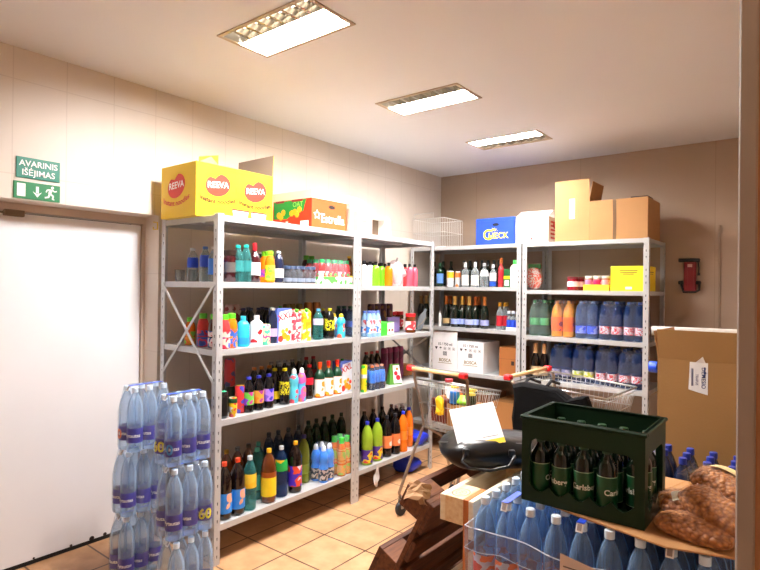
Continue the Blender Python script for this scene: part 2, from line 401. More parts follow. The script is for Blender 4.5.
rack('grey metal shelving unit on the back wall, partly behind the left shelves', 1.2, DEP, [.25, .79, 1.212, 1.605, 1.998], (-.61, YB, 0), 0)
rack('grey metal shelving unit on the back wall, right one with bottled water packs', 1.035, DEP, [.25, .80, 1.18, 1.583, 1.998], (.604, YB, 0), 0)
ZA = {1: 1.9925, 2: 1.6105, 3: 1.2205, 4: .8185, 5: .2235}; ZBn = {1: 1.9925, 2: 1.6005, 3: 1.2055, 4: .7905, 5: .2235}
ZC = {1: 1.9985, 2: 1.6055, 3: 1.2125, 4: .7905, 5: .2505}; ZD = {1: 1.9985, 2: 1.5835, 3: 1.1805, 4: .8005, 5: .2505}

# ------------------------------------------------------------ bottles, cans, jars
G = {  # glassy and liquid looks
 'water': clear('#e2f0fc', '#bcdcf8', .18), 'clear': clear('#e8eff0', '#d5dee2', .16), 'teal': clear('#b4dcda', '#4fa09e', .2),
 'blue': clear('#8fa8cc', '#2a4a80', .25), 'cola': mat('#140a08', .08, coat=.5), 'black': mat('#0d0d10', .12, coat=.4),
 'wine': mat('#3a0d12', .1, coat=.5), 'orange': mat('#e8740e', .12, coat=.4), 'lime': mat('#72cc22', .2, coat=.3), 'red': mat('#d23a3c', .15, coat=.4),
 'pink': mat('#e0596f', .15, coat=.4), 'olive': clear('#a9b83a', '#8f9a32', .45), 'amber': mat('#5d2c0c', .1, coat=.5), 'green': clear('#2c6a3c', '#0e3a20', .45),
 'dgreen': mat('#07130c', .1, coat=.6), 'white': mat('#f2f2ee', .3), 'cyan': mat('#2fb4dc', .25), 'navy': mat('#1a2340', .15, coat=.4), 'darkgrey': mat('#2c2d33', .15, coat=.4)}
def C(h, r=.35): return mat(h, r)
PROF = {
 'pet': [(0, .01), (.6, 0), (.95, .015), (1, .04), (1, .20), (.965, .215), (1, .235), (1, .62), (.96, .69), (.80, .78), (.54, .86), (None, .915), (None, .935)],
 'dome': [(0, .01), (.6, 0), (.95, .015), (1, .05), (.97, .16), (1, .18), (.97, .36), (1, .38), (1, .68), (.94, .77), (.8, .85), (.55, .91), (None, .93), (None, .945)],
 'soda': [(0, .01), (.6, 0), (.9, .01), (.97, .05), (1, .16), (.93, .27), (.9, .33), (.97, .42), (1, .52), (.97, .62), (.80, .74), (.5, .85), (None, .91), (None, .935)],
 'juice': [(0, .01), (.8, 0), (1, .02), (1, .33), (.9, .36), (.97, .40), (1, .5), (.97, .66), (.8, .78), (.62, .83), (.6, .86)],
 'wine': [(0, .01), (.9, 0), (1, .02), (1, .58), (.93, .64), (.65, .71), (None, .77), (None, .98)],
 'champagne': [(0, .01), (.9, 0), (1, .02), (1, .42), (.93, .52), (.7, .64), (.45, .74), (None, .82), (None, .98)],
 'spirit': [(0, .01), (.92, 0), (1, .02), (1, .60), (.92, .67), (.55, .74), (None, .78), (None, .9)],
 'round': [(0, .01), (.75, 0), (.95, .04), (1, .3), (1, .5), (.8, .66), (.45, .76), (None, .8), (None, .9)],
 'sport': [(0, .01), (.85, 0), (.95, .02), (1, .1), (1, .38), (.84, .45), (.84, .52), (1, .6), (.95, .72), (.65, .82), (None, .86)],
 'syrup': [(0, .01), (.9, 0), (1, .02), (1, .66), (.9, .75), (.6, .82), (None, .86)],
 'can': [(0, .012), (.75, .01), (.82, 0), (1, .045), (1, .93), (.86, .985), (.84, 1.0), (.8, .985), (0, .985)],
 'jar': [(0, .01), (.9, 0), (1, .03), (1, .75), (.9, .82), (.88, .84)],
}
CAPK = {'dome': (.0155, .94, 1), 'pet': (.0155, .925, 1), 'soda': (.0155, .92, 1), 'juice': ('.64', .845, 1), 'wine': (.0150, .80, 1), 'champagne': (.0165, .70, 1), 'spirit': (.0155, .86, 1), 'round': (.017, .87, 1), 'sport': ('.5', .85, 1), 'syrup': ('.42', .85, 1), 'can': (None, 0, 0), 'jar': ('.98', .83, 1)}
BC = {}
def bottle_parts(typ, h, r, body, cap, labels, parent, text=None, seg=16, nest=False):
    """adds body, cap and label meshes under parent (labels: [(mat, z0, z1)], fractions of h)"""
    neck = .0125; pr = [((neck if p[0] is None else p[0]*r), p[1]*h) for p in PROF[typ]]
    b = MB(); b.lathe(pr, seg); bo = b.build('bottle' if nest else 'body', body, parent)
    if nest: parent = bo
    cr, c0, c1 = CAPK[typ]
    if cr is not None:
        cr = float(cr)*r if isinstance(cr, str) else cr; b = MB()
        if typ == 'sport': b.lathe([(cr, c0*h), (cr, .92*h), (cr*.75, .975*h), (cr*.3, h), (0, h)], 12)
        elif typ == 'champagne': b.lathe([(r*.52, c0*h), (cr*1.02, .80*h), (cr, .9*h), (cr*1.15, .93*h), (cr*1.1, h), (0, h)], 12)
        else: b.lathe([(cr, c0*h), (cr, h-.002), (cr-.002, h), (0, h)], 14)
        b.build('lid' if typ == 'jar' else 'cap', cap, parent)
    elif cap is not None:
        b = MB(); b.lathe([(r*.8, h*.992), (0, h*.992)], 14); b.box((-.008, -.005, h*.992), (.012, .005, h*.998)); b.build('lid', cap, parent)
    def rad(z):
        for (r0, z0), (r1, z1) in zip(pr, pr[1:]):
            if z0 <= z <= z1 and z1 > z0: return r0+(r1-r0)*(z-z0)/(z1-z0)
        return r
    for i, (lm, z0, z1) in enumerate(labels):
        b = MB(); zs = [z0*h+(z1-z0)*h*k/6 for k in range(7)]
        b.lathe([(rad(z)+.0008, z) for z in zs], seg); ms = [lm]
        if text and i == 0:
            ms.append(text[1]); b.text(text[0], (0, 0, (z0+z1)/2*h), 0, 0, text[2], 1, .02, (r+.0016, text[3] if len(text) > 3 else -.95))
        b.build('label', ms, parent)
    return bo
ITEMS = []
def item(name, typ, h, r, body, cap, labels, loc, label, cat, group=None, text=None, rz=0, key=None):
    k = (name, typ, h, r, body.name, cap.name if cap else 0, tuple((l[0].name, l[1], l[2]) for l in labels), text and (text[0], text[2]))
    if k in BC: t = dup(BC[k])
    else:
        t = thing(name); bottle_parts(typ, h, r, body, cap, labels, t, text); BC[k] = t
    t.location = loc; t.rotation_euler = (0, 0, rz)
    for q in ('group',):
        if q in t: del t[q]
    tag(t, label, cat, group); return t
def L(u, lv, dep, U='A'):  # position on a left wall shelf seen at column u, dep behind its front edge
    z = (ZA if U == 'A' else ZBn)[lv]; x, y = at_u(u, z+.08, x=-dep); return (x, y, z)
def K(u, lv, dep, U='D'):
    z = (ZC if U == 'C' else ZD)[lv]; x, y = at_u(u, z+.08, y=YB+dep); return (x, y, z)
ORD = ['first', 'second', 'third', 'fourth', 'fifth', 'sixth', 'seventh']
ROOT = {}
FILM = clear('#f3f7fb', '#e6eef8', .05, .07, bump=.5, bscale=28, name='shrink_film')
def film(hx, hy, h, r, sec=None, n=32, seed=0):
    b = MB(); secs = sec or [(.004, .004), (0, .03), (0, h*.6), (r*.2, h*.75), (r*.45, h*.9), (r*.6, h*1.005)]
    rings = []
    for k, (sh, z) in enumerate(secs):
        ring = []
        for i in range(n):
            a = 2*PI*i/n; c, s = math.cos(a), math.sin(a); e = .32
            x = (hx-sh)*math.copysign(abs(c)**e, c); y = (hy-sh)*math.copysign(abs(s)**e, s)
            ring.append((x, y, z+.002*math.sin(5*a+seed+k)))
        rings.append(ring)
    vs = sum(rings, []); fs = []
    for k in range(len(rings)-1):
        for i in range(n): j = (i+1) % n; fs.append((k*n+i, k*n+j, (k+1)*n+j, (k+1)*n+i))
    fs.append(tuple((len(rings)-1)*n+i for i in range(n)))
    return b.add(vs, fs, 0, True)
def pack(label, cat, nx, ny, sp, typ, h, r, body, cap, labels, loc, rz=0, group=None, text=None, wrap=True, strip=None, name='bottle_pack', tray=None, lean=None):
    """shrink-wrapped pack: origin = bottom centre"""
    k = (nx, ny, sp, typ, h, body.name, cap.name if cap else 0, tuple(l[0].name for l in labels), text and text[0], wrap, strip and strip.name, tray and tray.name)
    if k in ROOT: t = dup(ROOT[k])
    else:
        t = thing(name); z0 = .004 if tray else 0
        bo = bottle_parts(typ, h, r, body, cap, labels, t, text, seg=14, nest=True); first = True
        for i in range(nx):
            for j in range(ny):
                q = bo if first else dup(bo, t); first = False
                q.location = ((i-(nx-1)/2)*sp, (j-(ny-1)/2)*sp, z0); q.rotation_euler = (0, 0, ((i*7+j*3) % 5-2)*.25)
        hx = (nx-1)*sp/2+r+.003; hy = (ny-1)*sp/2+r+.003
        if wrap: film(hx, hy, h, r).build('shrink_film', FILM, t)
        if strip:
            b = MB(); z = h+.004; b.box((-.012, -hy*.75, z), (.012, hy*.75, z+.0015)); b.add([(-.011, -hy*.72, z+.001), (.011, -hy*.72, z+.001), (.011, -hy*.86, z-.026), (-.011, -hy*.86, z-.026)], [(0, 1, 2, 3)], 1); b.add([(-.007, -hy*.745-.001, z-.003), (.007, -hy*.745-.001, z-.003), (.007, -hy*.84-.001, z-.021), (-.007, -hy*.84-.001, z-.021)], [(0, 1, 2, 3)], 2)
            b.build('carry_strip', [strip, mat('#f2f2f2'), mat('#9a8f8c')], t)
        if tray:
            b = MB(); a = .05
            b.box((-hx, -hy, 0), (hx, hy, .004)); b.box((-hx-.002, -hy-.002, 0), (hx+.002, -hy, a)); b.box((-hx-.002, hy, 0), (hx+.002, hy+.002, a)); b.box((-hx-.002, -hy, 0), (-hx, hy, a)); b.box((hx, -hy, 0), (hx+.002, hy, a))
            b.build('tray', tray, t)
        ROOT[k] = t
    t.location = loc; t.rotation_euler = (lean or 0, 0, rz)
    if 'group' in t: del t['group']
    return tag(t, label, cat, group)
def carton(label, cat, loc, rz, w, d, h, m, open_=False, flaps=(), tape=None, prints=None, name='cardboard_box', inner=None, group=None, hole=None, boxlabel=None):
    """origin front left bottom corner, x along the front"""
    t = thing(name, label, cat, loc, rz, group); b = MB(); q = .004
    if open_:
        b.box((0, 0, 0), (w, d, q)); b.box((0, d-q, q), (w, d, h)); b.box((0, q, q), (q, d-q, h)); b.box((w-q, q, q), (w, d-q, h)); b.box((0, 0, q), (w, q, h))
    else:
        b.bbox((0, 0, 0), (w, d, h), .003); b.box((.004, d/2-.001, h-.001), (w-.004, d/2+.001, h+.0006), 1)
    b.build('body', [m, mat('#5d4630')], t)
    for side, ang, ln in flaps:
        b = MB(); a = math.radians(ang); c, s = math.cos(a)*ln, math.sin(a)*ln; e = .002
        if side == 'front': P0, P1, off = (e, 0, h), (w-e, 0, h), Vector((0, -c, s))
        if side == 'back': P0, P1, off = (w-e, d, h), (e, d, h), Vector((0, c, s))
        if side == 'left': P0, P1, off = (0, d-e, h), (0, e, h), Vector((-c, 0, s))
        if side == 'right': P0, P1, off = (w, e, h), (w, d-e, h), Vector((c, 0, s))
        P0 = Vector(P0); P1 = Vector(P1); nrm = (P1-P0).cross(off).normalized()*.0015
        A = [P0, P1, P1+off, P0+off]; b.add([v+nrm for v in A]+[v-nrm for v in A], [(0, 1, 2, 3), (7, 6, 5, 4), (0, 4, 5, 1), (1, 5, 6, 2), (2, 6, 7, 3), (3, 7, 4, 0)])
        for i in range(6): b.m[-6+i] = 1 if i == 1 else 0
        b.build('flap', [m, inner or m], t)
    if tape:
        b = MB(); x = w/2
        b.add([(x-.024, -.0015, h+.0012), (x+.024, -.0015, h+.0012), (x+.024, -.0015, h*.62), (x-.022, -.0015, h*.60)], [(0, 1, 2, 3)])
        if not open_: b.box((x-.024, 0, h+.0008), (x+.024, d, h+.0016))
        b.build('tape', tape, t)
    if prints: prints(t, w, d, h)
    return t
def pillow(b, sx, sy, sz, nu=28, nv=18, e=.45, ns=0., nf=10, seed=0, m=0, taper=.0):
    vs = []; fs = []
    for j in range(nv+1):
        v = -PI/2+PI*j/nv; cv, sv = math.cos(v), math.sin(v)
        for i in range(nu):
            u = 2*PI*i/nu; cu, su = math.cos(u), math.sin(u)
            f = lambda c, k: math.copysign(abs(c)**k, c)
            p = Vector((sx*f(cu, e)*abs(cv)**e, sy*f(su, e)*abs(cv)**e, sz*f(sv, .8)))
            ed = (abs(p.x/sx)**3+abs(p.y/sy)**3); p.z *= (1-.6*min(1, ed*.5))
            if ns: p += Vector((noise.noise(p*nf+Vector((seed, 0, 0))), noise.noise(p*nf+Vector((0, seed, 9))), noise.noise(p*nf+Vector((5, 5, seed)))))*ns
            vs.append(p)
    for j in range(nv):
        for i in range(nu): k = (i+1) % nu; fs.append((j*nu+i, j*nu+k, (j+1)*nu+k, (j+1)*nu+i))
    return b.add(vs, fs, m, True)
kraft = mat('#b98a58', .75, var=.08, vscale=6, bump=.15, bscale=60, name='cardboard'); kraft_in = mat('#8d6a45', .8); kraft_dk = mat('#a9743f', .75, var=.1, vscale=5)
tape = clear('#f0e6d0', '#d8c9a4', .5, .2, name='packing_tape'); paper = mat('#f6f6f2', .6); ink = mat('#22242a', .6)

# ------------------------------------------------------------ boxes on top of the shelves
yel = mat('#eeca0a', .5, name='yellow_card'); redp = mat('#d8321c', .5); inner = mat('#8a7a6c', .8)
def heart(b, cx, cz, s, put, m=0):
    pts = []
    for i in range(28):
        a = 2*PI*i/28; x = 1.0*math.cos(a); z = .78*math.sin(a)
        if z > 0: z *= 1-.42*math.exp(-((x+.25)/.28)**2)
        pts.append(put(cx+x*s, cz+z*s+.12*s*x))
    b.add(pts, [tuple(range(28))], m)
def reeva(t, w, d, h):
    b = MB(); F = lambda x, z: (x, -.0012, z); F2 = lambda x, z: (-.0012, x, z)
    for cx in (w*.26, w*.75):
        heart(b, cx, h*.62, .088, F)
        b.text('REEVA', (cx, -.002, h*.62), (1, 0, .1), (0, 0, 1), .052, 1, .014)
        b.text('Instant noodles', (cx, -.0015, h*.30), (1, 0, .02), (0, 0, 1), .041, 2, .035, curve=1.4)
    for cx in (w*.55, w*.80):   # printed noodle cups along the bottom
        b.add([(cx-.05, -.0016, h*.01), (cx+.05, -.0016, h*.01), (cx+.06, -.0016, h*.19), (cx-.06, -.0016, h*.19)], [(0, 1, 2, 3)], 3)
        b.add([(cx-.065, -.002, h*.18), (cx+.065, -.002, h*.18), (cx+.065, -.002, h*.215), (cx-.065, -.002, h*.215)], [(0, 1, 2, 3)], 0)
    b.quad((w*.49, -.001, 0), (w*.493, -.001, 0), (w*.493, -.001, h), (w*.49, -.001, h), 2)
    b.build('front_print', [redp, paper, mat('#3c1002', .5), mat('#fbfbf5', .4)], t)
    b = MB(); b.slab([(0, 0), (.26, 0), (.15, .085)], [], (.03, .12, h-.01), (1, 0, 0), (0, 0, 1), (0, 1, 0), .003); b.build('flap', inner, t)
    b = MB(); b.slab([(0, 0), (.14, 0), (.14, .135), (.0, .10)], [], (.15, .20, h-.02), (1, 0, 0), (0, 0, 1), (0, 1, 0), .003); b.build('flap', yel, t)
    b = MB(); heart(b, d*.45, h*.60, .092, lambda y, z: (-.0012, d-y, z))
    b.text('REEVA', (-.002, d*.55, h*.61), (0, -1, .06), (0, 0, 1), .056, 1, .014)
    b.text('Instant noodles', (-.0015, d*.55, h*.27), (0, -1, .04), (0, 0, 1), .045, 2, .022, curve=1.6)
    b.build('side_print', [redp, paper, redp], t)
carton('open yellow instant noodle box with red hearts on top of the left shelves', 'box', (-.152, -.045, 1.9925), PI/2, .572, .37, .315, yel, True,
       [('right', 88, .14)], prints=reeva, name='noodle_box', inner=inner)
orr = mat('#d65a20', .5); red2 = mat('#dd3016', .5)
def estrella(t, w, d, h):
    b = MB(); b.box((-.004, -.004, h*.80), (w+.004, d+.004, h+.004)); b.build('lid', mat('#e6d2b4', .6), t)
    b = MB(); b.text('Estrella', (w*.58, -.0015, h*.30), (1, 0, 0), (0, 0, 1), .088, 0, .02, sx=.95)
    st = []
    for i in range(10): a = PI/2+PI*i/5; r = .038 if i % 2 == 0 else .02; st.append((w*.14+r*math.cos(a), -.0015, h*.38+r*math.sin(a)))
    st2 = [(w*.14+(p[0]-w*.14)*.6, -.002, h*.38+(p[2]-h*.38)*.6) for p in st]
    b.add(st, [tuple(range(10))], 0); b.add(st2, [tuple(range(10))], 1); b.build('front_print', [paper, orr], t)
    b = MB(); b.add([(w*.55+.034*math.cos(a*PI/8), -.002, h*.63+.014*math.sin(a*PI/8)) for a in range(16)], [tuple(range(16))]); b.build('hand_hole', mat('#1b100a'), t)
    b = MB(); b.box((-.003, 0, 0), (0, d, h*.795)); b.build('side_panel', red2, t)
    b = MB()
    b.add([(-.0045, d*.13, h*.78), (-.0045, d*.98, h*.78), (-.0045, d*.98, h*.32), (-.0045, d*.62, h*.30), (-.0045, d*.5, h*.4), (-.0045, d*.2, h*.48)], [(0, 1, 2, 3, 4, 5)], 0)
    for k, (yy, zz) in enumerate(((.3, .52), (.42, .47), (.36, .40), (.72, .48), (.84, .42), (.78, .36), (.5, .44))):
        b.lathe([(0, 0), (.024, 0), (.022, .003), (0, .004)], 7, (-.0046, d*yy, h*zz), 1, axis=(-1, 0, 0))
    b.text('OAT', (-.006, d*.34, h*.66), (0, -1, 0), (0, 0, 1), .05, 2, .01)
    b.text('ella', (-.006, d*.62, h*.14), (0, -1, 0), (0, 0, 1), .07, 3, .015)
    b.box((-.005, d*.07, h*.06), (-.004, d*.27, h*.22), 3)
    b.box((-.006, d*.22, h*.74), (-.0045, d*.5, h*.80), 4); b.box((-.006, d*.7, h*.74), (-.0045, d*.92, h*.80), 4)
    b.build('side_print', [mat('#138a34', .4), mat('#e8a51c', .5), mat('#8ed35a', .5), paper, mat('#8c1f24', .5)], t)
carton('orange and red snack box with white lid and hand hole beside the noodle box', 'box', (-.10, .835, 1.9925), PI/2, .365, .40, .27, orr, prints=estrella, name='snack_box')
carton('white carton with faint yellow print, beside the orange snack box', 'box', (-.09, 1.235, 1.9925), PI/2, .235, .34, .19, mat('#f3ead8', .5, var=.05), name='white_carton',
       prints=lambda t, w, d, h: MB().box((w*.12, -.001, .02), (w*.35, 0, h*.9)).box((w*.5, -.001, h*.5), (w*.8, 0, h*.62)).build('print', mat('#e9d27a', .5), t))
b = MB(); pillow(b, .15, .13, .055, 34, 20, .7, .05, 9, 3); tag(b.build('plastic_bag', clear('#fbf6f2', '#fdf6f0', .32, .15, .6, 20, 'thin_plastic'), loc=(-.24, 1.36, 2.237)), 'crumpled clear plastic bag lying on the white carton', 'plastic bag')
b = MB(); w_, d_, h_ = .25, .3, .15
t = thing('open_box', 'small white open-fronted box with brown inside, end of the left shelf top', 'box', (-.09, 1.475, 1.9925), PI/2)
b.box((0, 0, 0), (w_, d_, .004)); b.box((0, 0, h_-.004), (w_, d_, h_)); b.box((0, 0, .004), (.012, d_, h_-.004)); b.box((w_-.045, 0, .004), (w_, d_, h_-.004)); b.build('shell', mat('#f1ece4', .5), t)
b = MB(); b.box((.012, .09, .004), (w_-.045, .095, h_-.004)); b.build('inner_panel', mat('#7a6757', .8), t)
# wire basket
b = MB(); x0, x1, y0, y1, z0, z1 = 0, .37, 0, .36, .004, .29
for z in (z0, .15, z1): b.tube([(x0, y0, z), (x1, y0, z), (x1, y1, z), (x0, y1, z)], .0032 if z != .15 else .0022, 6, closed=True)
n = 17
for i in range(n+1):
    x = x0+(x1-x0)*i/n; b.tube([(x, y0, z1), (x, y0, z0), (x, y1, z0), (x, y1, z1)], .0017, 4)
for i in range(12):
    y = y0+(y1-y0)*i/11; b.tube([(x0, y, z1), (x0, y, z0), (x1, y, z0), (x1, y, z1)], .0017, 4)
t = thing('wire_basket', 'white wire basket on top of the back shelves by the corner', 'wire basket', (-.605, 2.79, 1.9985)); b.build('wire_mesh', mat('#efece6', .35), t)
b = MB(); b.tube([(.0, .02, .29), (.0, .02, .345), (.23, .02, .35), (.23, .02, .29)], .004); b.build('handle', mat('#efece6', .35), t)
# boxes on top of the back shelves
def mrc(t, w, d, h):
    b = MB(); b.text('C', (w*.31, -.0015, h*.37), (1, 0, 0), (0, 0, 1), .135, 0, .02); b.text('HECK', (w*.59, -.002, h*.33), (1, 0, 0), (0, 0, 1), .078, 0, .016)
    b.text('Mr.', (w*.50, -.002, h*.57), (1, 0, 0), (0, 0, 1), .045, 0, .010); b.build('lettering', mat('#f4dc10', .5), t)
    b = MB(); b.add([(w*.52+.034*math.cos(a*PI/8), -.0015, h*.76+.014*math.sin(a*PI/8)) for a in range(16)], [tuple(range(16))]); b.build('hand_hole', mat('#060a18'), t)
    b = MB(); b.box((.004, -.003, h*.9), (w-.004, d+.003, h+.004)); b.build('lid', mat('#1e48b4', .5), t)
carton('blue box with yellow lettering and hand hole on the back shelf top', 'box', (.113, 2.80, 1.9985), 0, .395, .3, .245, mat('#1c46b0', .5), prints=mrc, name='printed_box')
def redside(t, w, d, h):
    b = MB(); b.text('RYTAS', (w+.0015, d*.5, h*.55), (0, 1, 0), (0, 0, 1), .07, 0, .01)
    for k in range(4): b.box((w, d*.2, h*(.2+.06*k)), (w+.0015, d*(.9-.08*k), h*(.2+.06*k)+.007))
    b.build('side_print', mat('#c22a30'), t)
    b = MB(); b.lathe([(0, 0), (.016, 0)], 14, (w*.5, -.0015, h*.16), axis=(0, -1, 0)); b.text('15 x 500', (w*.5, -.0015, h*.62), (1, 0, 0), (0, 0, 1), .034, 0)
    b.build('front_print', mat('#ecd2c8'), t)
t = carton('white box with red print on its right side, beside the blue box', 'box', (.517, 2.80, 1.9985), .03, .30, .30, .232, mat('#eee8e2', .55), prints=None, name='white_carton', flaps=[('front', 152, .14), ('back', 152, .14)])
b = MB()
for k in range(5): b.box((.3, .06, .04+.035*k), (.3015, .24-.02*(k % 2), .056+.035*k))
b.lathe([(0, 0), (.035, 0)], 14, (.302, .15, .165), axis=(1, 0, 0)); b.build('side_print', mat('#c22a30'), t)
b = MB(); b.lathe([(0, 0), (.012, 0)], 10, (.15, -.0015, .04), axis=(0, -1, 0)); b.build('front_mark', mat('#dc6a62'), t)
def stick(t, w, d, h):
    b = MB(); b.box((w*.42, -.0025, h*.52), (w*.58, -.001, h*.98)); b.build('paper_label', mat('#e6e4e2', .5), t)
carton('tall open cardboard box with raised front flap on the back shelf top', 'box', (.883, 2.79, 1.9985), 0, .293, .30, .365, kraft, True, [('front', 88, .15), ('right', 80, .13)], tape, stick, inner=kraft_in)
def tapev(t, w, d, h):
    b = MB(); b.add([(w*.41, -.0015, 0), (w*.47, -.0015, 0), (w*.475, -.0015, h*.5), (w*.465, -.0015, h), (w*.405, -.0015, h), (w*.415, -.0015, h*.5)], [(0, 1, 2, 3, 4, 5)]); b.build('torn_tape', clear('#e0c9a0', '#8a6a48', .6, .3, name='old_tape'), t)
    b = MB(); b.box((w*.7, .02, h+.001), (w*.98, .2, h+.012)); b.build('loose_flap', mat('#2f2620'), t)
carton('wide closed cardboard box with torn tape on the back shelf top', 'box', (1.18, 2.78, 1.9985), 0, .445, .42, .325, kraft, prints=tapev)

# ------------------------------------------------------------ left shelves, second board from the top
W = C('#f1f1ee'); CAN = 'can'
def ge(label, cat='bottle'): return label, cat
lblue = C('#2450d8'); 
for i, (u, dp) in enumerate(((170, .20), (178, .16))):
    x, y = at_u(u, 1.66, x=-.40+dp*.3); 
    b = MB(); b.lathe([(.026, .0), (.032, .075), (.029, .075), (.023, .006), (0, .006)], 14)
    tag(b.build('glass_cup', G['clear'], loc=(-.50+.10*i, .075+.02*i, ZA[2])), ('clear drinking cup, outer one beside the shelf back post', 'clear drinking cup between the other cup and blue label bottles')[i], 'cup')
for (x, y, rz, hh, lab, lbl) in ((-.36, .075, 0, .205, [(lblue, .42, .72)], 'half litre water bottle with dark blue label at the shelf end, leftmost'),
                       (-.27, .105, 1, .205, [(C('#1f48c8'), .42, .75)], 'water bottle with dark blue label, middle at the shelf end'),
                       (-.215, .065, 2, .21, [(C('#274fd0'), .42, .75)], 'blue capped water bottle second from the front post at the shelf end'),
                       (-.12, .06, 2, .205, [(C('#3f86f0'), .20, .66)], 'water bottle with wide light blue label and white cap by the front post')):
    item('water_bottle', 'pet', hh, .033, G['clear'], C('#c9d3da') if rz < 2 else (C('#3a68b0') if x < -.2 else W), lab, (x, y, ZA[2]), lbl, 'bottle', rz=rz)
i2 = [  # u, depth, name, type, h, r, body, cap, labels, label text
 (231, .10, 'jar', 'jar', .19, .045, G['wine'], C('#2a1a14'), [(C('#5a5450'), .30, .62)], 'tall dark jar with grey label just past the front post', 'jar'),
 (238, .07, 'water_bottle', 'pet', .222, .033, G['teal'], C('#19b8a6'), [(C('#2f7f7f'), .28, .58)], 'teal capped bottle, left one of the two', 'bottle'),
 (246, .06, 'water_bottle', 'pet', .226, .033, G['teal'], C('#19b8a6'), [(C('#2f8080'), .28, .58)], 'teal capped bottle, right one next to the dark red bottle', 'bottle'),
 (254.5, .08, 'syrup_bottle', 'wine', .245, .036, G['wine'], C('#b01a26'), [(C('#f2efec'), .18, .50)], 'dark red bottle with red cap and white label, tallest on this shelf', 'bottle'),
 (259.5, .17, 'juice_bottle', 'pet', .20, .03, G['blue'], W, [(C('#1fb65a'), .4, .68)], 'blue bottle with green label behind the red bottle', 'bottle'),
 (264.5, .13, 'juice_bottle', 'juice', .20, .031, G['orange'], C('#7fd422'), [(art(['#7a3fa0', '#d43a86', '#7a3fa0'], 30), .18, .42)], 'orange drink with green cap and purple label', 'bottle'),
 (270, .06, 'juice_bottle', 'juice', .20, .031, G['orange'], C('#7fd422'), [(art(['#f3d21a', '#79c43a', '#f6e24a'], 26), .08, .55)], 'orange drink with green cap and yellow flower label', 'bottle'),
 (278.5, .07, 'soda_bottle', 'pet', .205, .033, G['navy'], C('#d8e2ec'), [(C('#f4f0ee'), .16, .44)], 'dark clear bottle with white cap and white label beside the orange drinks', 'bottle')]
for u, dp, nm, ty, h, r, bo, ca, la, lb, ct in i2: item(nm, ty, h, r, bo, ca, la, L(u, 2, dp), lb, ct)
for j, (u, lb) in enumerate(((291, 'film-wrapped pack of small dark jars left of the arched one'), (304, 'film-wrapped pack of small dark jars with red gleam beside the green tray'))):
    p = L(u, 2, .12); pack(lb, 'jar pack', 2, 3, .052, 'jar', .115, .025, G['darkgrey'] if j == 0 else G['wine'], C('#3a4a6a'), [(C('#7c8494'), .08, .3)], p, 0, name='jar_pack')
p = L(328, 2, .16); pack('tray of red juice bottles under film with green and white cardboard rim', 'bottle pack', 3, 5, .064, 'juice', .17, .028, G['red'], C('#35b56a'), [(art(['#f2f2f2', '#c8323c', '#5ec04e'], 18), .1, .5)], p, 0, name='juice_tray', tray=art(['#58c44a', '#f2f6ee', '#58c44a'], 9))
for u, dp, lb in ((306, .33, 'dark red juice bottle with green cap behind the tray, left'), (311.5, .35, 'dark red juice bottle with green cap behind the tray, right')):
    item('juice_bottle', 'juice', .21, .033, G['wine'], C('#4fae2e'), [(C('#431218'), .1, .5)], L(u, 2, dp), lb, 'bottle')
item('juice_bottle', 'pet', .22, .03, G['amber'], C('#e2b23a'), [(C('#d8b23c'), .1, .3)], L(349, 2, .22), 'bottle with yellow cap squeezed between the tray and the middle post', 'bottle')

# third board
gc = C('#5fcf2a')
for (x, y, bo, la, lb) in ((-.37, .07, G['orange'], art(['#f0a020', '#e86a1c', '#7fc832'], 25), 'orange and green juice with green cap at the shelf end, leftmost'), (-.33, .13, G['orange'], art(['#8cc83a', '#e8a020', '#6fb52a'], 25), 'orange juice with green cap behind the leftmost one'),
                          (-.235, .07, G['red'], art(['#2a4fb0', '#c52a4a', '#2a4fb0'], 22), 'red drink with green cap and blue label at the shelf end'), (-.13, .075, G['wine'], art(['#b0304a', '#e8d8d8', '#3a5a9a'], 22), 'dark red drink with green cap left of the front post')):
    item('juice_bottle', 'juice', .20 if x > -.3 else .17, .036 if x > -.3 else .032, bo, gc, [(la, .03, .5)], (x, y, ZA[3]), lb, 'bottle', rz=x*9)
xxl_m = mat('#eef2fa', .35); 
def xxl(label, loc, rz=PI/2, h=.225, w=.125, d=.085):
    k = 'xxl'
    if k in ROOT: t = dup(ROOT[k])
    else:
        t = thing('juice_carton'); b = MB(); b.bbox((0, 0, 0), (w, d, h), .002); b.build('body', mat('#5f78d8', .4), t)
        b = MB(); b.quad((.012, -.001, .002), (w-.002, -.001, .002), (w-.002, -.001, h*.97), (.02, -.001, h*.9), 0); b.quad((w+.001, .002, .002), (w+.001, d-.002, .002), (w+.001, d-.002, h*.9), (w+.001, .002, h*.97), 0)
        b.text('XXL', (w*.52, -.0018, h*.76), (1, 0, .28), (-.15, 0, 1), .062, 1, .012)
        for (fx, fz, fr, fm) in ((.25, .12, .022, 2), (.5, .2, .024, 3), (.75, .13, .023, 3), (.4, .33, .016, 4), (.85, .30, .014, 2), (.65, .37, .015, 3)):
            b.lathe([(0, .0), (fr, .0)], 12, (w*fx, -.0016, h*fz), fm, axis=(0, -1, 0))
        b.build('front_print', [xxl_m, C('#d8202c'), C('#e0382a'), C('#f4a81e'), C('#f2cf2a')], t)
        b = MB(); b.lathe([(.012, 0), (.012, .014), (0, .014)], 12, (w*.5, d*.5, h)); b.build('cap', C('#3aa83a'), t); ROOT[k] = t
    t.location = loc; t.rotation_euler = (0, 0, rz); return tag(t, label, 'juice carton')
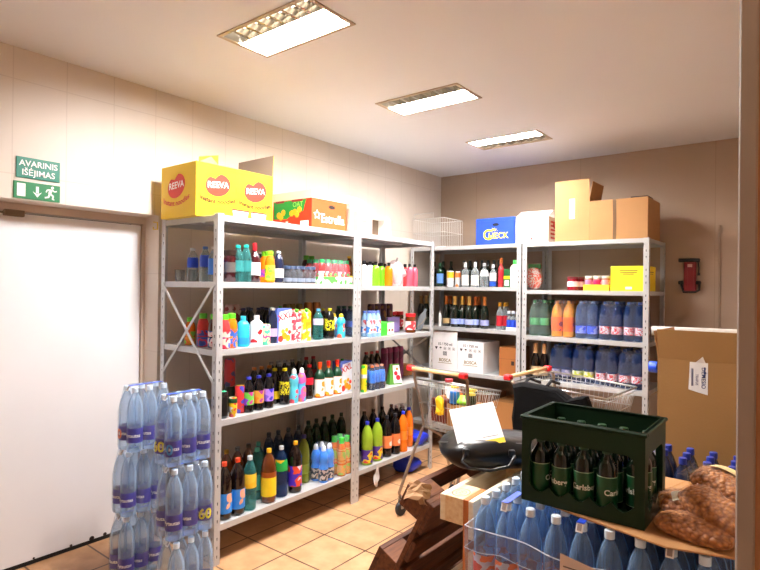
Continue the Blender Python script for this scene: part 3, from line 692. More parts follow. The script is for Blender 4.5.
def jcart(label, loc, cols, capc, rz=PI/2-.1, h=.215, w=.066, d=.066):
    t = thing('juice_carton', label, 'juice carton', loc, rz); b = MB(); b.bbox((0, 0, 0), (w, d, h*.88), .002)
    b.add([(0, 0, h*.88), (w, 0, h*.88), (w, d, h*.88), (0, d, h*.88), (0, d/2, h), (w, d/2, h)], [(0, 1, 5, 4), (2, 3, 4, 5), (1, 2, 5), (3, 0, 4)]); b.build('body', art(cols, 22), t)
    b = MB(); b.lathe([(.013, 0), (.013, .02), (0, .02)], 12, (w*.5, d*.25, h*.92), axis=(0, -.5, 1)); b.build('cap', C(capc), t)
art3 = art
i3 = [(224.5, .055, 'juice_bottle', 'juice', .20, .033, G['red'], gc, [(art(['#3a5ac0', '#e8d0c0', '#c82a4a'], 22), .03, .5)], 'red drink with green cap half hidden right of the front post', 'bottle'),
 (231.5, .06, 'juice_bottle', 'juice', .205, .035, G['orange'], gc, [(art(['#f0a81e', '#3a6ac8', '#e8683a'], 22), .03, .56)], 'orange drink with green cap right of the front post', 'bottle'),
 (243, .08, 'detergent_bottle', 'syrup', .185, .039, G['cyan'], C('#37c0e8'), [(C('#1e8fd0'), .08, .3)], 'plain cyan bottle between orange and white ones', 'bottle'),
 (256.5, .085, 'drink_bottle', 'syrup', .185, .042, G['white'], W, [(art(['#f2f2f0', '#f2f2f0', '#c8242c'], 14), .1, .62)], 'white bottle with red and black print', 'bottle'),
 (265.5, .055, 'drink_can', 'can', .13, .030, art(['#d03a8a', '#f0e6a0', '#46b89a'], 30), C('#b8c46a'), [], 'small magenta and white patterned can before the dark bottles', 'can'),
 (272.5, .09, 'soda_bottle', 'pet', .23, .031, G['navy'], W, [(C('#c8a8e0'), .2, .42)], 'dark bottle with white cap and lilac label beside the large carton', 'bottle')]
for u, dp, nm, ty, h, r, bo, ca, la, lb, ct in i3: item(nm, ty, h, r, bo, ca, la, L(u, 3, dp), lb, ct)
for k, (u, dp) in enumerate(((243, .24), (250.5, .24), (258.5, .24), (266, .24), (248, .34), (262, .34))):
    lbx = 'dark blue capped bottle behind the cyan bottle, '+('%s from left' % ORD[k] if k < 4 else ('hindmost left', 'hindmost right')[k-4])
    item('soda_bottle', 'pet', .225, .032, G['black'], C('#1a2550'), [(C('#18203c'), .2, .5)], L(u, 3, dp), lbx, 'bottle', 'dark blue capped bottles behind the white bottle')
for k, (u, lb) in enumerate(((229, 'tall red and pale can in the back, left'), (236, 'tall red can in the back, right, above the orange drink'))):
    item('tall_can', 'can', .245, .03, art(['#a82a34', '#c8a8a8', '#8a1a22'], 16), C('#8a2020'), [], L(u, 3, .33), lb, 'can')
xxl('large white and blue juice carton marked with red letters, third board', L(277, 3, .065))
jcart('red and white juice carton with green cap beside the large one', L(293.5, 3, .055), ['#f0e8dc', '#e2485a', '#f4f0e8'], '#5fc03a')
jcart('yellow peach juice carton with green cap', L(303.5, 3, .05), ['#f8f4d8', '#f6c41e', '#f2a01e'], '#5fc03a')
for u, lb in ((308, 'tall copper can at the back behind the yellow carton, left'), (316, 'tall copper can at the back, right of its twin')): item('tall_can', 'can', .25, .034, mat('#a86a3c', .35, .5), C('#8a5a34'), [], L(u, 3, .34), lb, 'can')
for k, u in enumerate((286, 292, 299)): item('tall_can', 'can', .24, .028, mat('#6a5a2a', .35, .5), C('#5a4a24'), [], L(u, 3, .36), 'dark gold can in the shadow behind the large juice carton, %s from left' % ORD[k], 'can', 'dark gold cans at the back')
item('water_bottle', 'pet', .215, .036, G['teal'], C('#5aa8e0'), [(C('#d8c8f0'), .48, .68)], L(318, 3, .07), 'water bottle with pale blue cap and lilac label beside the yellow carton', 'bottle')
item('soda_bottle', 'pet', .215, .037, G['black'], C('#e6dc2a'), [(art(['#141414', '#e6dc2a', '#141414'], 40), .28, .66)], L(329.5, 3, .07), 'black bottle with yellow cap and yellow-black label, third board', 'bottle')
item('soda_bottle', 'pet', .21, .034, G['black'], C('#e6dc2a'), [(C('#2a2a18'), .28, .66)], L(323, 3, .17), 'black bottle with yellow cap peeping out behind its twin', 'bottle')
item('drink_bottle', 'sport', .175, .032, art(['#38b8e0', '#38b8e0', '#f0603a'], 12), C('#f4d81e'), [], L(341, 3, .06), 'small cyan bottle with yellow spout cap, third board', 'bottle')
item('drink_bottle', 'sport', .175, .030, art(['#d8e0f4', '#88b0e8', '#f0603a'], 12), C('#f0c81e'), [], L(334, 3, .12), 'small pale bottle with yellow spout cap behind the cyan one', 'bottle')
pack('film-wrapped pack of dark blue bottles by the middle post, third board', 'bottle pack', 2, 3, .062, 'pet', .22, .03, G['blue'], C('#2a6a4a'), [(C('#2a4a9a'), .3, .5)], L(347, 3, .2), PI/2)

# fourth board
i4 = [(222.5, .05, 'drink_can', 'can', .155, .031, G['black'], C('#3ad08a'), [(C('#0e0e12'), .1, .8)], 'black can with green rim right of the front post', 'can'),
 (233, .035, 'drink_can', 'can', .115, .024, art(['#f2f0e8', '#f0c41e', '#e04a3a'], 26), C('#1f4a2a'), [(C('#1f4a2a'), .72, .95)], 'small white and yellow fruit can in front of the red energy can', 'can'),
 (240, .09, 'drink_can', 'can', .165, .031, art(['#e0363a', '#e0363a', '#4a4ac0'], 16), C('#f0d01e'), [], 'red can with yellow top, fourth board', 'can'),
 (248.5, .06, 'soda_bottle', 'pet', .215, .032, G['black'], C('#2a2ea8'), [(art(['#8a3ac8', '#6ac84a', '#c83a9a'], 18), .22, .58)], 'black bottle with blue cap and purple-green label', 'bottle'),
 (258.5, .06, 'soda_bottle', 'pet', .215, .032, G['black'], C('#2a2ea8'), [(art(['#f08a1e', '#f0a83a', '#b03a9a'], 18), .22, .58)], 'black bottle with blue cap and orange label', 'bottle'),
 (268.5, .06, 'soda_bottle', 'pet', .215, .032, G['black'], C('#2a2ea8'), [(art(['#7a5ae0', '#b088f0', '#3a3ad0'], 18), .22, .58)], 'black bottle with blue cap and violet label', 'bottle'),
 (274.5, .14, 'soda_bottle', 'pet', .23, .033, G['black'], C('#ecdc1e'), [(C('#e8c81e'), .14, .36)], 'black bottle with yellow cap and plain yellow label', 'bottle'),
 (284.5, .07, 'soda_bottle', 'pet', .235, .035, G['black'], C('#ecdc1e'), [(art(['#141414', '#e6dc2a', '#141414', '#e6dc2a'], 40), .28, .64)], 'black bottle with yellow cap and black-yellow patterned label, fourth board', 'bottle'),
 (293.8, .06, 'drink_bottle', 'sport', .225, .031, art(['#58c8e0', '#58c8e0', '#e85a6a'], 14), W, [], 'cyan bottle with white spout cap, fourth board', 'bottle'),
 (301.5, .06, 'drink_bottle', 'sport', .225, .031, art(['#58b8e8', '#d060b0', '#f0806a'], 14), W, [], 'cyan and pink bottle with white spout cap, next to the cola', 'bottle'),
 (309, .08, 'soda_bottle', 'soda', .235, .030, G['cola'], C('#d81e28'), [(C('#d81e34'), .42, .62)], 'cola bottle with red cap and red label', 'bottle')]
for u, dp, nm, ty, h, r, bo, ca, la, lb, ct in i4: item(nm, ty, h, r, bo, ca, la, L(u, 4, dp), lb, ct)
z = ZA[4]; p = L(229.5, 4, .16)
item('drink_can', 'can', .155, .033, C('#1c2a1c'), C('#6ad04a'), [], p, 'dark green can carrying the tall red can', 'can')
item('drink_can', 'can', .17, .033, art(['#a8202e', '#a8202e', '#2a3a6a'], 14), C('#a83a2a'), [], (p[0], p[1], z+.1555), 'tall red can standing on top of the dark green can', 'can')
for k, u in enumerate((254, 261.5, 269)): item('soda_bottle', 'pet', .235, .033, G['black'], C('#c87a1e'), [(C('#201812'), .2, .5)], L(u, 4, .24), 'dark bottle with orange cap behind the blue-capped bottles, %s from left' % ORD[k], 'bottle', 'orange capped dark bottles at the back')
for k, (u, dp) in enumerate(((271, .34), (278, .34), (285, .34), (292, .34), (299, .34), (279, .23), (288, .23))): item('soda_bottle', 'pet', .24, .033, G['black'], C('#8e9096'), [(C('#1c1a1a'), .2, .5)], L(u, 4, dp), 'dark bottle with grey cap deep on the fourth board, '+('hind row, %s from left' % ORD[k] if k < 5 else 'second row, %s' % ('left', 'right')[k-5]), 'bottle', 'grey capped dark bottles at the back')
for k, u in enumerate((306, 313)): item('soda_bottle', 'soda', .25, .032, G['cola'], C('#a81820'), [(C('#8a1420'), .42, .62)], L(u, 4, .3), 'cola bottle with red cap in the back row of the fourth board, '+('left', 'right')[k], 'bottle', 'cola bottles in the back row')
for k, (u, lb) in enumerate(((319.5, 'green and white juice bottle with orange cap, left of three'), (328.5, 'green and white juice bottle with red cap, middle of three'), (337, 'green and white juice bottle with red cap, right of three beside the large carton'))):
    item('juice_bottle', 'spirit', .245, .035, G['orange'], C('#e8501e') if k == 0 else C('#d8281e'), [(art(['#f4f4ee', '#f4f4ee', '#f0a81e'], 11), .05, .52), (C('#12402a'), .53, .80)], L(u, 4, .06), lb, 'bottle')
xxl('large white and blue juice carton marked with red letters, fourth board', L(340.5, 4, .06))

# bottom board
i5 = [(224, .065, 'cola_bottle', 'pet', .33, .046, G['cola'], C('#e8481e'), [(art(['#2a86e0', '#2a86e0', '#f0b090'], 8), .12, .47)], 'cola bottle with orange cap and blue label, left one by the front post', 'bottle'),
 (237.2, .065, 'cola_bottle', 'pet', .332, .046, G['cola'], C('#e8481e'), [(art(['#2a86e0', '#2a86e0', '#f0b090'], 8), .12, .47)], 'cola bottle with orange cap and blue label, right one beside the teal bottle', 'bottle'),
 (249.5, .06, 'soda_bottle', 'pet', .325, .040, G['teal'], C('#c8d4dc'), [(art(['#f2b81e', '#f0c83a', '#e89a1e'], 10), .42, .68)], 'clear teal bottle with yellow label and white cap', 'bottle'),
 (256.5, .16, 'soda_bottle', 'pet', .325, .040, G['teal'], C('#4ab0a0'), [(C('#3a9a8a'), .2, .5)], 'teal bottle standing behind the yellow-labelled teal one', 'bottle'),
 (268.5, .065, 'beer_bottle', 'pet', .335, .048, G['amber'], C('#f0b81e'), [(C('#f2cf1e'), .13, .48), (C('#9a4a12'), .48, .58)], 'amber beer bottle with yellow cap and yellow label', 'bottle'),
 (281, .075, 'soda_bottle', 'pet', .325, .041, G['blue'], C('#d4dce4'), [(art(['#1fa84a', '#1fa84a', '#e8b81e'], 10), .52, .74)], 'clear blue bottle with green label and white cap', 'bottle'),
 (295, .065, 'cola_bottle', 'pet', .335, .045, G['cola'], C('#f0b01e'), [(art(['#4a2ac0', '#4a2ac0', '#e0482a', '#f0e0f0'], 13), .13, .53)], 'dark bottle with yellow cap and purple label', 'bottle'),
 (303.5, .15, 'soda_bottle', 'pet', .33, .041, G['olive'], C('#3a3a8a'), [(C('#7a8a2a'), .2, .4)], 'yellow-green bottle behind the purple-labelled one', 'bottle')]
for u, dp, nm, ty, h, r, bo, ca, la, lb, ct in i5: item(nm, ty, h, r, bo, ca, la, L(u, 5, dp), lb, ct)
for u, dp, cc in ((226, .26, '#b8902a'), (237, .26, '#5a6068'), (248, .26, '#3a2a24')):
    item('soda_bottle', 'pet', .33, .042, G['amber'], C(cc), [(C('#3a2a1a'), .2, .5)], L(u, 5, dp), {'#b8902a': 'brown bottle with dull yellow cap in the second row behind the colas', '#5a6068': 'brown bottle with grey cap in the second row', '#3a2a24': 'brown bottle with dark brown cap in the second row'}[cc], 'bottle')
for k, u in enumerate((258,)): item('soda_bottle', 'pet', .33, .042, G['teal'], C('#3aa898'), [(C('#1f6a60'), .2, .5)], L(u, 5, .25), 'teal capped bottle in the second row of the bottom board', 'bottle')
for k, u in enumerate((268.5, 278, 288, 298)):
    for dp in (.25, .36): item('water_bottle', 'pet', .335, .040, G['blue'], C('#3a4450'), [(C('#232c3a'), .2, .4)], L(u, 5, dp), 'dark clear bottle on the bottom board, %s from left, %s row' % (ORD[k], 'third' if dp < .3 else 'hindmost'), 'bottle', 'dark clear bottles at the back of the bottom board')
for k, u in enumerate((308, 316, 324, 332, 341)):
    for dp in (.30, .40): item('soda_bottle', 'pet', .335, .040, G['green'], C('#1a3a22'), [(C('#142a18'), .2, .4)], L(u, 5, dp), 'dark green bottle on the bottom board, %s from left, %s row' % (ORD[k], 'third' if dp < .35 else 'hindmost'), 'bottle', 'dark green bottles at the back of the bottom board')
pack('pack of blue drink bottles with white and black caps, bottom board', 'bottle pack', 2, 2, .068, 'sport', .255, .034, art(['#2a8af0', '#2a8af0', '#2a80e0'], 5), C('#dfe3e8'), [(art(['#1c2430', '#c8b0a0', '#1c2430'], 26), .06, .36)], L(322.5, 5, .085), .12)
pack('pair of peach drink bottles with green caps under film beside the middle post', 'bottle pack', 2, 2, .066, 'juice', .275, .032, G['orange'], C('#3fcf3a'), [(art(['#e8b070', '#f0a84a', '#a8c84a'], 16), .04, .7)], L(340.5, 5, .075), .1)
# shorter left unit
Bk = dict(U='B')
for u, dp, bo, lb in ((364, .08, G['white'], 'white bottle with black cap beside the middle post, left'), (370, .1, G['white'], 'white bottle with black cap, right of its twin'), (375.5, .06, G['lime'], 'lime green bottle with black cap, left one'),
                  (381.5, .12, G['lime'], 'lime green bottle with black cap, right one behind'), (388.7, .06, G['orange'], 'orange bottle with black cap on the second board of the short unit'),
                  (405, .09, G['red'], 'red bottle with black cap beside the bagged bottles'), (409.5, .05, G['pink'], 'pink bottle with black cap, second from the end'), (414.5, .05, G['pink'], 'pink bottle with black cap, last one at the shelf end')):
    item('sport_bottle', 'syrup', .19, .033 if bo != G['pink'] else .028, bo, C('#101012'), [], L(u, 2, dp, 'B'), lb, 'bottle')
for k, u in enumerate((367, 373, 379, 385)): item('sport_bottle', 'syrup', .19, .03, G['darkgrey'], C('#101012'), [], L(u, 2, .2, 'B'), 'black capped bottle in the second row behind the lime ones, %s from left' % ORD[k], 'bottle', 'black capped bottles in the second row')
t = thing('bagged_bottles', 'pale pink bottles in a knotted clear plastic bag', 'bagged bottles', L(397.5, 2, .1, 'B'))
for k, (dx_, dy_) in enumerate(((0, -.04), (0, .03), (-.07, 0))):
    b = MB(); b.lathe([(.0, .0), (.028, 0), (.03, .01), (.03, .12), (.02, .15), (.012, .16)], 12, (dx_, dy_, 0)); b.lathe([(.012, .16), (.012, .18), (0, .18)], 10, (dx_, dy_, 0), 1); b.build('bottle', [mat('#f0a8a8', .3), C('#f2f2f2')], t)
b = MB(); pillow(b, .075, .085, .10, 26, 18, .75, .03, 14, 2)
b.v = [(p[0]-.025, p[1], max(.002, p[2]+.110)) for p in b.v]; b.tube([(-.02, 0, .2), (-.02, .02, .225), (-.03, .035, .235)], .009); b.build('bag', clear('#fbf4f4', '#fbeef0', .3, .15, .6, 20, 'thin_plastic'), t)
pack('six-pack of small blue and white bottles beside the middle post, third board', 'bottle pack', 2, 3, .052, 'pet', .20, .025, mat('#9cc8ec', .2), C('#4a6ac8'), [(art(['#3a8ae0', '#e8f0f8', '#e05a5a'], 20), .15, .66)], L(371, 3, .07, 'B'), 0)
for k, (u, dp) in enumerate(((371, .24), (377, .24), (383, .24), (389, .24))): item('tall_can', 'can', .245, .032, art(['#3a1c38', '#4a2240', '#8a5a3a'], 16), C('#2a1426'), [], L(u, 3, dp, 'B'), 'tall dark purple can behind the green box, %s from left' % ORD[k], 'can', 'tall dark purple cans behind the green box')
x, y, z = L(378.5, 3, .03, 'B')
def prc(c1):
    def f(t, w, d, h):
        b = MB(); b.quad((w*.55, -.001, .006), (w-.004, -.001, .006), (w-.004, -.001, h-.004), (w*.55, -.001, h-.004), 0)
        for q in (.68, .86): b.lathe([(0, 0), (.011, 0)], 12, (w*q, -.002, h*.4), 1, axis=(0, -1, 0))
        b.build('front_print', [C('#f0efe8'), C('#8a1f2a')], t)
    return f
carton('green box with cherries on its front, third board of the short unit', 'box', (x, y, z), PI/2, .205, .14, .105, C('#45c83a'), prints=prc(0), name='sweet_box')
x, y, z = L(388, 3, .19, 'B'); carton('lilac box behind the green cherry box', 'box', (x, y, z), PI/2, .17, .11, .13, C('#b49be8'), name='sweet_box')
for u, dp, lb in ((410.5, .07, 'large brown jar with red lid at the shelf end, nearest'), (398.5, .36, 'brown jar with red lid behind the lilac box, right'), (391.5, .36, 'brown jar with red lid behind the lilac box, left')):
    item('jar', 'jar', .165, .046, G['amber'], C('#d8202a'), [(art(['#e8dcd8', '#d83a44', '#f0e8e4'], 10), .16, .6)], L(u, 3, dp, 'B'), lb, 'jar')
item('drink_can', 'can', .205, .024, art(['#f0e01e', '#f0e01e', '#4ac03a'], 12), C('#f0e01e'), [(C('#e8e8e8'), .52, .66)], L(363.8, 4, .05, 'B'), 'slim yellow and green can beside the middle post, fourth board', 'can')
pack('pack of dark bottles with blue and orange labels, fourth board of the short unit', 'bottle pack', 2, 3, .06, 'pet', .19, .028, G['navy'], C('#c8642a'), [(art(['#2a7ae0', '#2a7ae0', '#d08a4a'], 7), .3, .8)], L(374, 4, .08, 'B'), 0)
for k, u in enumerate((366, 371.5, 377)): item('soda_bottle', 'pet', .26, .032, G['cola'], C('#a82a2a'), [(C('#3a1a1a'), .3, .5)], L(u, 4, .28, 'B'), 'dark red capped bottle behind the blue-labelled pack, %s from left' % ORD[k], 'bottle', 'red capped dark bottles behind the pack')
for k, u in enumerate((384, 389, 395, 400)): item('tall_can', 'can', .28, .03, art(['#6a1c44', '#8a2a5a', '#4a6a2a'], 7), C('#4a1434'), [], L(u, 4, .24, 'B'), 'tall purple and green can in the back row, fourth board, %s from left' % ORD[k], 'can', 'tall purple and green cans in the back row')
t = thing('pouch', 'green and white pouch with a red berry print, fourth board', 'pouch', L(394, 4, .09, 'B'), PI/2-.35)
b = MB(); b.add([(-.06, -.03, 0), (.06, -.03, 0), (.06, .03, 0), (-.06, .03, 0), (-.045, -.004, .165), (.045, -.004, .165), (.045, .004, .165), (-.045, .004, .165)], [(0, 1, 5, 4), (1, 2, 6, 5), (2, 3, 7, 6), (3, 0, 4, 7), (4, 5, 6, 7), (0, 3, 2, 1)]); b.build('body', C('#5a9a3a'), t)
b = MB(); b.add([(-.02, -.032, .01), (.058, -.032, .01), (.045, -.006, .155), (-.02, -.006, .155)], [(0, 1, 2, 3)], 0); b.lathe([(0, 0), (.022, 0)], 12, (.025, -.026, .055), 1, axis=(0, -1, .17)); b.lathe([(0, 0), (.018, 0)], 12, (.005, -.02, .09), 1, axis=(0, -1, .17)); b.lathe([(0, 0), (.012, 0)], 12, (.02, -.014, .125), 2, axis=(0, -1, .17))
b.build('print', [C('#f0eeee'), C('#c8283a'), C('#b8782a')], t)
x, y, z = L(404, 4, .25, 'B'); carton('small brown carton at the back end of the fourth board', 'box', (x, y, z), PI/2, .13, .16, .1, kraft_dk)
for k, (u, dp, lb) in enumerate(((367, .06, 'green drink bottle with blue cap and purple label, left of the pair'), (377, .065, 'green drink bottle with blue cap and purple label, right of the pair'))):
    item('soda_bottle', 'pet', .33, .045, mat('#8fae2c', .15, coat=.3), C('#2a3ac8'), [(art(['#4a2a8a', '#4a2a8a', '#e0c01e', '#d83a2a'], 14), .06, .36)], L(u, 5, dp, 'B'), lb, 'bottle')
for k, (u, dp, lb) in enumerate(((386.5, .07, 'dark cola bottle with orange label, left of the wrapped pair'), (395, .06, 'dark cola bottle with orange label, right of the wrapped pair'))):
    item('cola_bottle', 'pet', .33, .043, G['black'], C('#2a2e3a'), [(art(['#e8824a', '#e8824a', '#f4e8e0'], 10), .22, .52)], L(u, 5, dp, 'B'), lb, 'bottle')
for k, (u, dp, lb) in enumerate(((402.8, .05, 'orange soda bottle with blue cap, in front'), (408.5, .1, 'orange soda bottle with blue cap, behind its twin'))):
    item('soda_bottle', 'pet', .335, .04, mat('#f0761a', .12, coat=.4), C('#1f3ae0'), [(C('#f08a2a'), .30, .52)], L(u, 5, dp, 'B'), lb, 'bottle')
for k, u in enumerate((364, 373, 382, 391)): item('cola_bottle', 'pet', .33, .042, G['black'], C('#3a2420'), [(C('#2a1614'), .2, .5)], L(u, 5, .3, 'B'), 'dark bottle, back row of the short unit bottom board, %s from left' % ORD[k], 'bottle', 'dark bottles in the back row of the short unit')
pack('pack of magenta-labelled bottles behind the cart, bottom board', 'bottle pack', 2, 2, .078, 'pet', .31, .037, G['wine'], C('#d8c8d0'), [(C('#c03a8a'), .3, .6)], (-.26, 2.16, ZBn[5]), 0)
b = MB(); pillow(b, .10, .09, .05, 30, 16, .5, .018, 12, 8); p = L(420, 5, .10, 'B'); tag(b.build('plastic_bag', mat('#1f36c8', .3, name='blue_plastic'), loc=(-.10, 2.14, p[2]+.058)), 'blue plastic bag at the end of the bottom board', 'plastic bag')
b = MB(); pillow(b, .11, .09, .065, 30, 16, .5, .02, 12, 4); tag(b.build('plastic_bag', mat('#1f36c8', .3, name='blue_plastic'), loc=(-.14, 2.06, .063)), 'blue plastic bag on the floor under the short unit', 'plastic bag')
x, y = at_u(376.5, .15, x=.012); b = MB(); pillow(b, .012, .022, .075, 16, 18, .8, .018, 22, 6); tag(b.build('torn_film', clear('#f6f4f0', '#efeae6', .45, .2, .6, 30, 'torn_plastic'), loc=(x, y, .132)), 'torn clear plastic hanging from the bottom board of the short unit', 'plastic scrap')
b = MB(); b.lathe([(0, 0), (.028, .0), (.032, .01), (.032, .13), (.012, .17), (.012, .2), (0, .2)], 14, axis=(.25, .25, .93)); x, y, z = L(418, 3, .14, 'B')
t = thing('glass_decanter', 'silvery clear bottle leaning at the end of the third board', 'bottle', (x, y, z)); b.v = [(p[0], p[1], p[2]+.009) for p in b.v]; b.build('body', clear('#c8ced2', '#aab2b8', .45), t); b = MB(); b.tube([(-.03, -.06, .005), (.04, .0, .07), (.07, .03, .12)], .006); b.build('metal_rod', steel, t)
# ------------------------------------------------------------ back unit, left (C)
def kp(u, lv, dep, U='C'): return K(u, lv, dep, U)
AN = -1.25
gb = clear('#2c6a3c', '#0e3a20', .55, name='green_glass')
c2 = [(440, .06, 'spirit_bottle', 'spirit', .235, .034, gb, C('#143a22'), [(C('#6a9ae0'), .14, .55)], 'green glass bottle with blue label, second board of the corner unit', 'bottle'),
 (450.3, .06, 'drink_can', 'can', .155, .035, art(['#d8d8d8', '#c8ccd0', '#f0f0f0'], 10), C('#b8b8b0'), [(C('#e0b82a'), .55, .93)], 'silver can with gold top, beside the green bottle', 'can'),
 (457.8, .08, 'drink_can', 'can', .15, .028, art(['#c8ccd0', '#c8ccd0', '#e0803a'], 9), C('#b8b8b0'), [(C('#d8783a'), .6, .93)], 'silver can with orange top, beside the gold-topped can', 'can'),
 (465.2, .06, 'spirit_bottle', 'wine', .235, .035, G['clear'], C('#d0d4d6'), [(C('#f0eeea'), .06, .48)], 'clear bottle with white label, left of the pair', 'bottle'),
 (475, .06, 'spirit_bottle', 'wine', .235, .038, G['clear'], C('#d0d4d6'), [(C('#f2efe6'), .06, .46)], 'clear bottle with white label, right of the pair', 'bottle'),
 (484.3, .07, 'spirit_bottle', 'round', .225, .042, G['clear'], C('#b0b4b8'), [(C('#eceef0'), .45, .7)], 'round-bodied clear bottle with small white label', 'bottle'),
 (493, .06, 'spirit_bottle', 'spirit', .21, .031, G['clear'], C('#c8ccd0'), [(C('#f2f2f2'), .28, .62), (C('#2250c0'), .04, .24)], 'clear bottle with white label over a blue band', 'bottle'),
 (501, .09, 'spirit_bottle', 'wine', .27, .028, mat('#b83a3a', .15, coat=.3), C('#c8682a'), [(C('#b02430'), .15, .55)], 'tall red bottle with orange neck, second board of the corner unit', 'bottle')]
for u, dp, nm, ty, h, r, bo, ca, la, lb, ct in c2: item(nm, ty, h, r, bo, ca, la, kp(u, 2, dp), lb, ct)
for k, u in enumerate((464, 470, 476, 482, 488, 494, 499)): item('spirit_bottle', 'wine', .26, .033, G['dgreen'], C('#14161a'), [(C('#1a2420'), .1, .4)], kp(u, 2, .22), 'dark bottle with black neck in the row behind the clear bottles, %s from left' % ORD[k], 'bottle', 'dark bottles behind the clear ones')
for k, u in enumerate((434, 443, 451)): item('spirit_bottle', 'wine', .26, .033, G['dgreen'], C('#14281c'), [(C('#1a2420'), .1, .4)], kp(u, 2, .24), 'dark green bottle in the shadow behind the cans, %s from left' % ORD[k], 'bottle', 'dark green bottles behind the cans')
x, y, z = kp(503.5, 2, .05); carton('small green box with yellow band, corner unit', 'box', (x, y, z), 0, .065, .08, .165, C('#125c2e'), name='small_carton', prints=lambda t, w, d, h: (MB().box((.001, -.001, h*.45), (w-.001, 0, h*.62)).build('band', C('#ecd81e'), t), MB().box((.012, -.001, h*.08), (w-.012, 0, h*.38)).build('label', C('#d8e8d8'), t)))
t = item('milk_bottle', 'syrup', .245, .042, G['white'], C('#4ac85a'), [], kp(515, 2, .05), 'white plastic bottle with green cap beside the double posts', 'bottle')
ch = [(446.5, .11, '#c8682a', '#b89a6a', 'champagne bottle with copper neck and tan label, leftmost'), (454.8, .06, '#d8b060', '#98a8e0', 'champagne bottle with gold neck and pale blue label, second from left'),
      (462.3, .10, '#c8a050', '#98a8e0', 'champagne bottle with gold neck standing between two others'), (469.2, .06, '#d8b060', '#a8b4e0', 'champagne bottle with gold neck and pale blue label, middle front'),
      (475.4, .10, '#b05a24', '#98a8e0', 'champagne bottle with copper neck right of the middle one'), (484.6, .07, '#c87a3a', '#98a0d0', 'champagne bottle with copper neck, rightmost, standing apart')]
for u, dp, cc, lc, lb in ch: item('champagne_bottle', 'champagne', .30, .040, G['dgreen'], mat(cc, .3, .6), [(C(lc), .10, .27)], kp(u, 3, dp), lb, 'bottle')
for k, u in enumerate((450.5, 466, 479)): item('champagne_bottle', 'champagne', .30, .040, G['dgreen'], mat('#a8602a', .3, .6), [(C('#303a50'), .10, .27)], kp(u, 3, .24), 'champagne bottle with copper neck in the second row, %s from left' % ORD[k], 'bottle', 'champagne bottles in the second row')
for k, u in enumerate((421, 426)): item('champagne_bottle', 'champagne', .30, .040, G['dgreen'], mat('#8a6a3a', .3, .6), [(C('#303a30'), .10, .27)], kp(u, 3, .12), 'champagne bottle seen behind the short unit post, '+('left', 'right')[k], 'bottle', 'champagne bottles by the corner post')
item('drink_bottle', 'syrup', .15, .014, G['white'], W, [], kp(440, 3, .06), 'slim white tube left of the champagne bottles', 'tube')
for k, (u, dp, lb) in enumerate(((499.8, .06, 'clear vodka bottle with red label and gold cap, front left'), (504.5, .10, 'clear vodka bottle with red label and gold cap, behind right'))):
    item('spirit_bottle', 'spirit', .25, .031, G['clear'], mat('#d89a2a', .3, .6), [(C('#b02430'), .14, .52)], kp(u, 3, dp), lb, 'bottle')
item('spirit_bottle', 'spirit', .25, .031, G['clear'], mat('#b8862a', .3, .6), [(C('#8a2430'), .14, .52)], kp(507, 3, .2), 'vodka bottle with gold cap in the second row', 'bottle')
for k, (u, lb) in enumerate(((509, 'small bottle with blue label on the white tray, left'), (513, 'small bottle with blue label on the white tray, middle'), (517.5, 'small bottle with blue label on the white tray, by the post'))):
    item('spirit_bottle', 'spirit', .17, .021, G['clear'], C('#d0d4dc'), [(C('#2a4ac0'), .12, .52)], (kp(u, 3, .07)[0], kp(u, 3, .07)[1], ZC[3]+.0045), lb, 'bottle')
x0 = kp(506.5, 3, .03)[0]; x1 = kp(520, 3, .03)[0]
b = MB(); b.box((0, 0, 0), (x1-x0, .12, .004)); b.box((0, 0, .004), (x1-x0, .003, .03)); b.box((0, .117, .004), (x1-x0, .12, .03)); tag(b.build('bottle_tray', C('#eceef0'), loc=(x0, YB+.02, ZC[3])), 'low white tray holding the small blue-labelled bottles', 'tray')
# white wine cartons
def bosca(t, w, d, h):
    b = MB(); b.text('15 / 750 ml', (w*.5, -.001, h*.86), (1, 0, 0), (0, 0, 1), .036, 0, .018)
    for k in range(5):
        x = w*(.14+.18*k); z = h*.72; s = .013
        if k == 0: b.add([(x-s*1.3, -.001, z+s), (x+s*1.3, -.001, z+s), (x, -.001, z-s*1.2)], [(0, 1, 2)])
        elif k == 1:
            b.add([(x+s*math.cos(a*PI/6), -.001, z+s*math.sin(a*PI/6)) for a in range(7)], [tuple(range(7))]); b.box((x-.001, -.001, z-s), (x+.001, 0, z))
        else:
            for q in ((x-s, z-s, x+s, z-s+.002), (x-s, z+s-.002, x+s, z+s), (x-s, z-s, x-s+.002, z+s), (x+s-.002, z-s, x+s, z+s)): b.box((q[0], -.001, q[1]), (q[2], 0, q[3]))
            b.lathe([(0, 0), (.006, 0)], 8, (x, -.0012, z), axis=(0, -1, 0))
    for k in range(9): b.box((w*.42+.005*k, -.001, h*.48), (w*.42+.005*k+(.003 if k % 3 else .002), 0, h*.62))
    b.build('print', mat('#18181c'), t)
    b = MB(); b.text('BOSCA', (w*.5, -.001, h*.32), (1, 0, 0), (0, 0, 1), .042, 0, .02); b.box((w*.22, -.001, h*.22), (w*.78, 0, h*.235)); b.build('brand_print', mat('#8a7438'), t)
wc = mat('#f4f4f6', .5, var=.03)
xa = kp(433, 4, .02)[0]; xb = kp(457.4, 4, .02)[0]; xc = kp(483, 4, .02)[0]
carton('left white wine carton with its brownish flap raised', 'box', (xa, YB+.02, ZC[4]), 0, xb-xa-.004, .33, .29, wc, True, [('front', 95, .085)], prints=bosca, name='wine_carton', inner=mat('#a89a90', .7))
carton('right white wine carton, closed, beside the brown box', 'box', (xb+.002, YB+.02, ZC[4]), 0, xc-xb, .33, .29, wc, prints=bosca, name='wine_carton')
